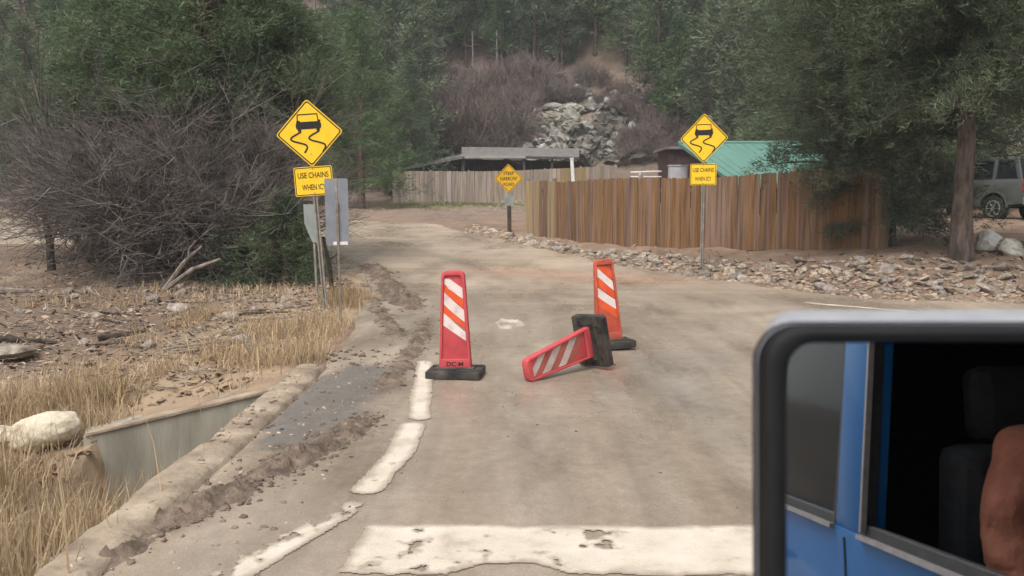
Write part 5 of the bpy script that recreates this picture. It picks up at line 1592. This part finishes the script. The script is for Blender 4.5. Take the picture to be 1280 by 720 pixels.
def suv(name, label, loc, rz, paint, cabin_open=False, rack=True):
    """forward +Y, left side -X; boxy four door"""
    t = thing(name, label, 'car', loc, (0, 0, rz))
    W = .90; belt, roofz = 1.28, (2.04 if cabin_open else 1.90)
    yf, yr = 2.30, -2.40; wf, wr = 1.42, -1.42; wrad = .40
    def arch(yc, n=9, rr=.47):
        return [(yc + rr * math.cos(a), .42 + rr * math.sin(a)) for a in np.linspace(0, math.pi, n)]
    side = [(yr, .55), (wr - .47, .50)] + arch(wr)[::-1] + [(wr + .47, .45), (wf - .47, .45)] + arch(wf)[::-1] + [(wf + .47, .50), (yf, .55), (yf + .02, .9), (yf - .05, 1.16), (.98, 1.27), (.90, belt), (yr + .04, belt), (yr - .02, 1.0)]
    m = MB()
    m.prism(side, -W, -W + .07, axis='x'); m.prism(side, W - .07, W, axis='x')
    body = m.obj('body', paint, t, smooth=True, bevel=.018, segs=2)
    m = MB()
    m.add([(-W + .06, .98, 1.275), (W - .06, .98, 1.275), (W - .06, yf - .08, 1.175), (-W + .06, yf - .08, 1.175), (-W + .06, .98, 1.2), (W - .06, .98, 1.2), (W - .06, yf - .08, 1.1), (-W + .06, yf - .08, 1.1)],
          [(0, 1, 2, 3), (7, 6, 5, 4), (0, 4, 5, 1), (1, 5, 6, 2), (2, 6, 7, 3), (3, 7, 4, 0)])
    m.obj('hood', paint, t, smooth=True, bevel=.02)
    m = MB(); m.box((0, yf - .06, .93), (2 * W - .15, .09, .40)); m.obj('grille', M['car_trim'], t, bevel=.02)
    for s in (-1, 1):
        m = MB(); m.box((s * .62, yf - .01, 1.0), (.30, .05, .16)); m.obj('headlight', M['lamp_clear'], t, bevel=.02)
        m = MB(); m.box((s * (W - .055), yr - .03, 1.08), (.13, .06, .30)); m.obj('tail_light', M['tail_red'], t, bevel=.015)
    m = MB(); m.box((0, yf + .06, .62), (2 * W - .02, .18, .22)); m.obj('front_bumper', M['car_trim'], t, bevel=.04)
    m = MB(); m.box((0, yr - .07, .62), (2 * W - .02, .18, .22)); m.obj('rear_bumper', M['car_trim'] if cabin_open else M['sign_back'], t, bevel=.04)
    m = MB(); m.box((0, yr + .02, .93), (2 * W - .14, .06, .70)); m.obj('tailgate', paint, t, bevel=.015)
    m = MB(); m.box((0, -.2, .52), (2 * W - .16, 3.9, .10)); m.obj('floor_pan', M['car_trim'], t)
    m = MB(); m.box((0, .93, .9), (2 * W - .15, .06, .7)); m.obj('firewall', M['cabin'], t)
    for s in (-1, 1):
        for yy in (wf, wr):
            m = MB(); P = arch(yy, 11, .47); Q = arch(yy, 11, .53)
            m.prism(P + Q[::-1], s * (W + .001), s * (W + .03), axis='x'); m.obj('wheel_flare', M['car_trim'] if cabin_open else paint, t)
            wheel(t, s * (W - .13), yy, wrad, .24, s)
        m = MB(); m.beam((s * (W - .02), -1.0, .42), (s * (W - .02), 1.0, .42), .12, .05); m.obj('side_step', M['car_trim'], t)
    # greenhouse
    def P(s, y, z):
        k = (z - belt) / (roofz - belt); return Vector((s * (W - .03 - .085 * k), y, z))
    A0, A1, B0, B1, C0, C1, D0, D1 = (.92, belt), (.42, roofz), (-.48, belt), (-.50, roofz), (-1.40, belt), (-1.40, roofz), (yr + .10, belt), (yr + .32, roofz)
    for s in (-1, 1):
        m = MB()
        for (a, b, w_) in ((A0, A1, .09), (B0, B1, .19), (C0, C1, .12), (D0, D1, .13)):
            m.beam(P(s, *a) + Vector((0, 0, -.03)), P(s, *b), w_, .06, up=(s, 0, .2))
        m.beam(P(s, A1[0] + .03, roofz - .02), P(s, D1[0] - .03, roofz - .02), .06, .085)
        m.obj('window_pillars', paint, t, smooth=True, bevel=.012)
        for kx, (a0, a1, b0, b1) in enumerate(((B0, B1, A0, A1), (C0, C1, B0, B1), (D0, D1, C0, C1))):
            off = -.045
            q = [P(s, a0[0] + .09, belt + .01), P(s, b0[0] - .09, belt + .01), P(s, b1[0] - .08, roofz - .07), P(s, a1[0] + .08, roofz - .07)]
            # rubber and bright seal round the opening
            sm_ = MB()
            for a, b in zip(q, q[1:] + q[:1]):
                sm_.beam(a + Vector((s * .012, 0, 0)), b + Vector((s * .012, 0, 0)), .035, .03, up=(s, 0, .2))
            sm_.obj('window_seal', M['car_trim'], t, bevel=.004)
            if cabin_open:
                sm_ = MB()
                sm_.beam(q[0] + Vector((s * .034, 0, -.012)), q[1] + Vector((s * .034, 0, -.012)), .012, .02, up=(s, 0, .2))
                if kx == 0: sm_.beam(q[0] + Vector((s * .034, .02, 0)), q[3] + Vector((s * .034, .02, 0)), .012, .014, up=(s, 0, .2))
                sm_.obj('bright_trim', M['seal_grey'], t)
            if not (cabin_open and s == -1 and kx == 0):
                g = MB(); g.add([v + Vector((s * -.006, 0, 0)) for v in q] + [v - Vector((s * .012, 0, 0)) for v in q], [(0, 1, 2, 3), (7, 6, 5, 4), (0, 4, 5, 1), (1, 5, 6, 2), (2, 6, 7, 3), (3, 7, 4, 0)])
                g.obj('side_window', M['dark_glass'], t)
        # door seams, handles
        m = MB()
        for yy in (B0[0] - .02, C0[0] - .05, .88):
            m.box((s * (W + .0005), yy, .87), (.004, .010, .78))
        m.obj('door_gaps', M['cabin'], t)
        for yy in (-.20, -1.18):
            m = MB(); m.box((s * (W + .018), yy, 1.12), (.035, .17, .035)); m.obj('door_handle', M['car_trim'] if cabin_open else paint, t, bevel=.01)
    m = MB(); m.prism([(A1[0] + .08, roofz - .02), (A1[0] - .1, roofz + .045), (-1, roofz + .06), (D1[0] + .1, roofz + .04), (D1[0] - .05, roofz - .02)], -W + .13, W - .13, axis='x')
    m.obj('roof', paint, t, smooth=True, bevel=.03)
    m = MB(); q = [P(-1, .90, belt), P(1, .90, belt), P(1, .42, roofz - .03), P(-1, .42, roofz - .03)]
    m.add(q + [v + Vector((0, -.012, -.01)) for v in q], [(0, 1, 2, 3), (7, 6, 5, 4), (0, 4, 5, 1), (1, 5, 6, 2), (2, 6, 7, 3), (3, 7, 4, 0)]); m.obj('windscreen', M['dark_glass'], t)
    m = MB(); q = [P(-1, yr + .09, belt), P(1, yr + .09, belt), P(1, yr + .30, roofz - .03), P(-1, yr + .30, roofz - .03)]
    m.add(q + [v + Vector((0, .012, -.01)) for v in q], [(0, 1, 2, 3), (7, 6, 5, 4), (0, 4, 5, 1), (1, 5, 6, 2), (2, 6, 7, 3), (3, 7, 4, 0)]); m.obj('rear_window', M['dark_glass'], t)
    if rack:
        for s in (-1, 1):
            m = MB(); m.tube([(s * .62, .3, roofz + .10), (s * .62, -1.9, roofz + .10)], .02, 6)
            for yy in (.25, -.8, -1.85): m.tube([(s * .62, yy, roofz + .02), (s * .62, yy, roofz + .10)], .018, 6)
            m.obj('roof_rail', M['car_trim'], t)
    for sx in (-.42, .42):
        m = MB(); m.box((sx, -.42, 1.15), (.52, .16, .70), Matrix.Rotation(R(-8), 3, 'X')); m.box((sx, -.50, 1.60), (.28, .11, .20)); m.box((sx, -.1, .76), (.52, .55, .16))
        m.obj('seat', M['cabin'], t, bevel=.04)
    m = MB(); m.box((0, -1.5, 1.12), (1.5, .18, .72)); m.box((0, -1.2, .76), (1.5, .6, .16)); m.obj('rear_seat', M['cabin'], t, bevel=.04)
    m = MB(); m.box((0, .72, 1.15), (1.62, .36, .24)); m.obj('dashboard', M['cabin'], t, bevel=.04)
    return t

# the grey car parked at the right
yr_ = 27.2
rear = at(1240, 277, yr_)
ang = R(21)
sx_ = .82
car_z = rear.z
heading = Vector((-math.sin(ang), math.cos(ang), 0)); leftv = Vector((-math.cos(ang), -math.sin(ang), 0))
cpos = rear + heading * 1.42 - leftv * .9
suv('parked_car', 'grey green four door car parked on the dirt behind the large pine', (cpos.x, cpos.y, car_z + .0), ang, M['grey_paint'])

# the blue car the picture was taken from
CARX, CARY = 1.76, -.30
blue = suv('blue_car', 'blue four door car whose side shows in the mirror', (CARX, CARY, 0), 0, M['blue_paint'], cabin_open=True, rack=False)
# its door mirror (built in the car's own space)
org = Vector((CARX, CARY, 0))
MY = .76                        # world y of the glass
TILT, YAW = R(6.2), R(0.0)
gc = Vector((.405, MY, 1.50))  # centre of the glass
Rm_ = Euler((-TILT, 0, YAW)).to_matrix()
hw_, hh_ = .165, .175
def mloop(w, h, r, n=7): return rrect(w, h, r, n)
m = MB()
F1 = mloop(hw_ + .023, hh_ + .016, .034); F0 = mloop(hw_ + .002, hh_ + .002, .028)
m.ring(mloop(hw_ + .022, hh_ + .015, .034), F0, -.024, .006)
o = m.obj('mirror_surround', M['mirror_plastic'], blue, smooth=True, bevel=.006, segs=2); ms_ = o
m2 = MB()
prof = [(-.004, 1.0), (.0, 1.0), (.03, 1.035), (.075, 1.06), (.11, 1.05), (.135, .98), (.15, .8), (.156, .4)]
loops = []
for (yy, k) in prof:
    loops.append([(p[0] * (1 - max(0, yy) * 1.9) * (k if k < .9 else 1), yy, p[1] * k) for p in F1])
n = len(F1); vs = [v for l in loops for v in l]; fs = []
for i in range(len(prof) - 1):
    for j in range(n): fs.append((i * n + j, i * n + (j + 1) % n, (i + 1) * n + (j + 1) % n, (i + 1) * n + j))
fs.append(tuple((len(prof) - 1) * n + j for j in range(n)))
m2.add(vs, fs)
hs_ = m2.obj('mirror_housing', M['mirror_cap_sheen'], blue, smooth=True)  # shell coloured grey for the sky sheen along its top
sm2 = MB(); sm2.ring(mloop(hw_ + .0255, hh_ + .0185, .036), mloop(hw_ + .021, hh_ + .014, .034), .001, .004); seam_ = sm2.obj('housing_seam', M['cabin'], blue)
g = MB(); g.prism(mloop(hw_, hh_, .026), -.006, .0)
gl_ = g.obj('mirror_glass', M['mirror'], blue)
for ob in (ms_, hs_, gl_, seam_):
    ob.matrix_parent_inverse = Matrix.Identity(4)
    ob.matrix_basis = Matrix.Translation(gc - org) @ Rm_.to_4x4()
m = MB(); m.beam(gc - org + Vector((hw_ - .02, .05, -.10)), Vector((-.87, MY - CARY + .06, 1.30)), .09, .07); m.obj('mirror_arm', M['mirror_plastic'], blue, smooth=True, bevel=.015)

# the driver
def person():
    px_, py_ = CARX - .375, -.50
    t = thing('person', 'person in a rust brown shirt sitting in the blue car, seen in the mirror', 'person', (px_, py_, .955))
    def skin_mesh(name, chains, material, sub=2):
        bm_v = []; ed = []; rad = []
        for ch in chains:
            prev = None
            for (p, r_) in ch:
                key = None
                for i, q in enumerate(bm_v):
                    if (Vector(q) - Vector(p)).length < 1e-4: key = i
                if key is None:
                    bm_v.append(p); rad.append(r_); key = len(bm_v) - 1
                if prev is not None: ed.append((prev, key))
                prev = key
        me = bpy.data.meshes.new(name); me.from_pydata(bm_v, ed, [])
        ob = bpy.data.objects.new(name, me); COL.objects.link(ob)
        sk = ob.modifiers.new('skin', 'SKIN')
        for i, v in enumerate(me.skin_vertices[0].data):
            r_ = rad[i]; v.radius = (r_, r_) if not hasattr(r_, '__len__') else r_
            v.use_root = (i == 0)
        sb = ob.modifiers.new('sub', 'SUBSURF'); sb.levels = sub; sb.render_levels = sub
        dg = bpy.context.evaluated_depsgraph_get(); m2_ = bpy.data.meshes.new_from_object(ob.evaluated_get(dg))
        COL.objects.unlink(ob); bpy.data.objects.remove(ob)
        m2_.name = name; m2_.materials.clear(); m2_.materials.append(material); m2_.shade_smooth()
        return link(bpy.data.objects.new(name, m2_), t)
    body = [[((0, 0, 0), (.16, .13)), ((0, -.02, .22), (.15, .12)), ((0, -.02, .42), (.17, .13)), ((0, -.02, .55), (.13, .10)), ((0, .0, .64), .058), ((0, .02, .74), (.075, .085)), ((0, .03, .84), (.075, .095)), ((0, .02, .91), (.05, .06))]]
    for s in (-1, 1):
        body.append([((0, -.02, .55), (.13, .10)), ((s * .19, -.01, .53), .075), ((s * .25, .02, .40), .062), ((s * .27, .07, .26), .052), ((s * .24, .22, .18), .045), ((s * .19, .38, .22), .032), ((s * .185, .43, .235), .034)])
        body.append([((0, 0, 0), (.16, .13)), ((s * .11, .06, -.02), .10), ((s * .14, .40, -.02), .075), ((s * .14, .52, -.25), .058), ((s * .14, .58, -.42), .042), ((s * .14, .68, -.44), .035)])
    o = skin_mesh('body', body, M['skin'])
    tor = [[((0, 0, .0), (.185, .155)), ((0, -.02, .22), (.175, .145)), ((0, -.02, .42), (.195, .155)), ((0, -.02, .56), (.14, .115))]]
    for s in (-1, 1):
        tor.append([((0, -.02, .56), (.14, .115)), ((s * .19, -.01, .535), .092), ((s * .255, .02, .40), .08), ((s * .275, .07, .26), .07), ((s * .245, .21, .185), .06)])
    so = skin_mesh('shirt', tor, M['shirt'], 3)
    for v in so.data.vertices:          # creases of the cloth
        q = Vector((v.co.x * 9, v.co.y * 9, v.co.z * 24))
        v.co += v.normal * (.007 * (1 - 2 * abs(mnoise.noise(q * .7))) - .003 + .002 * mnoise.noise(v.co * 50))
    tr = [[((0, 0, 0), (.175, .145)), ((s * .11, .06, -.02), .115), ((s * .14, .40, -.02), .092), ((s * .14, .52, -.25), .076), ((s * .14, .57, -.39), .064)] for s in (-1, 1)]
    skin_mesh('trousers', tr, M['trousers'])
    skin_mesh('hair', [[((0, -.02, .80), (.082, .10)), ((0, -.01, .88), (.084, .10)), ((0, .0, .93), (.06, .075))]], M['hair'])
    for s in (-1, 1):
        for k in range(4):
            x0 = s * (.165 + .014 * k)
            skin_mesh('finger', [[((x0, .44, .235 + .0), .009), ((x0, .475, .245), .0085), ((x0, .495, .225), .008), ((x0, .485, .205), .007)]], M['skin'], 1)
        skin_mesh('thumb', [[((s * .16, .42, .235), .010), ((s * .145, .445, .245), .009), ((s * .14, .47, .24), .008)]], M['skin'], 1)
    m = MB(); m.lathe([(-.012, .045)], 8, 'y', (0, 0, -9)) if False else None
    f = MB(); f.lathe([(-.014, .004), (-.007, .012), (0, .014), (.007, .012)], 10, 'y', (0, .125, .80)); f.obj('nose', M['skin'], t, smooth=True)
    for s in (-1, 1):
        e = MB(); e.lathe([(-.004, .003), (0, .011), (.004, .009)], 10, 'y', (s * .03, .108, .825)); e.obj('eye', M['cabin'], t, smooth=True)
    return t
person()
st = MB()
n = 28
pts = [(CARX - .42 + .18 * math.cos(a), .18 + .06 * math.sin(a), 1.10 + .17 * math.sin(a)) for a in np.linspace(0, 2 * math.pi, n)]
st.tube(pts, .014, 8, cap=False)
c_ = Vector((CARX - .42, .18, 1.10)); st.beam(c_ + Vector((-.17, 0, 0)), c_ + Vector((.17, 0, 0)), .03, .03); st.beam(c_, c_ + Vector((0, .35, .02)), .05, .05)
o = st.obj('steering_wheel', M['cabin'], blue, smooth=True); o.location = -org

# ------------------------------------------------------------------ air
hz = MB(); hz.box((0, 45, 30), (500, 420, 66))
me = hz.mesh('haze', None)
hm = bpy.data.materials.new('haze'); hm.use_nodes = True
nt = hm.node_tree
for nd in list(nt.nodes):
    if nd.type != 'OUTPUT_MATERIAL': nt.nodes.remove(nd)
pv_ = nt.nodes.new('ShaderNodeVolumePrincipled'); pv_.inputs['Density'].default_value = .0009; pv_.inputs['Color'].default_value = (.86, .90, .93, 1)
nt.links.new(pv_.outputs[0], nt.nodes['Material Output'].inputs['Volume'])
me.materials.append(hm)
HAZE = True
if HAZE:
    z0 = -3.0
    tag(link(bpy.data.objects.new('haze', me)), kind='stuff')
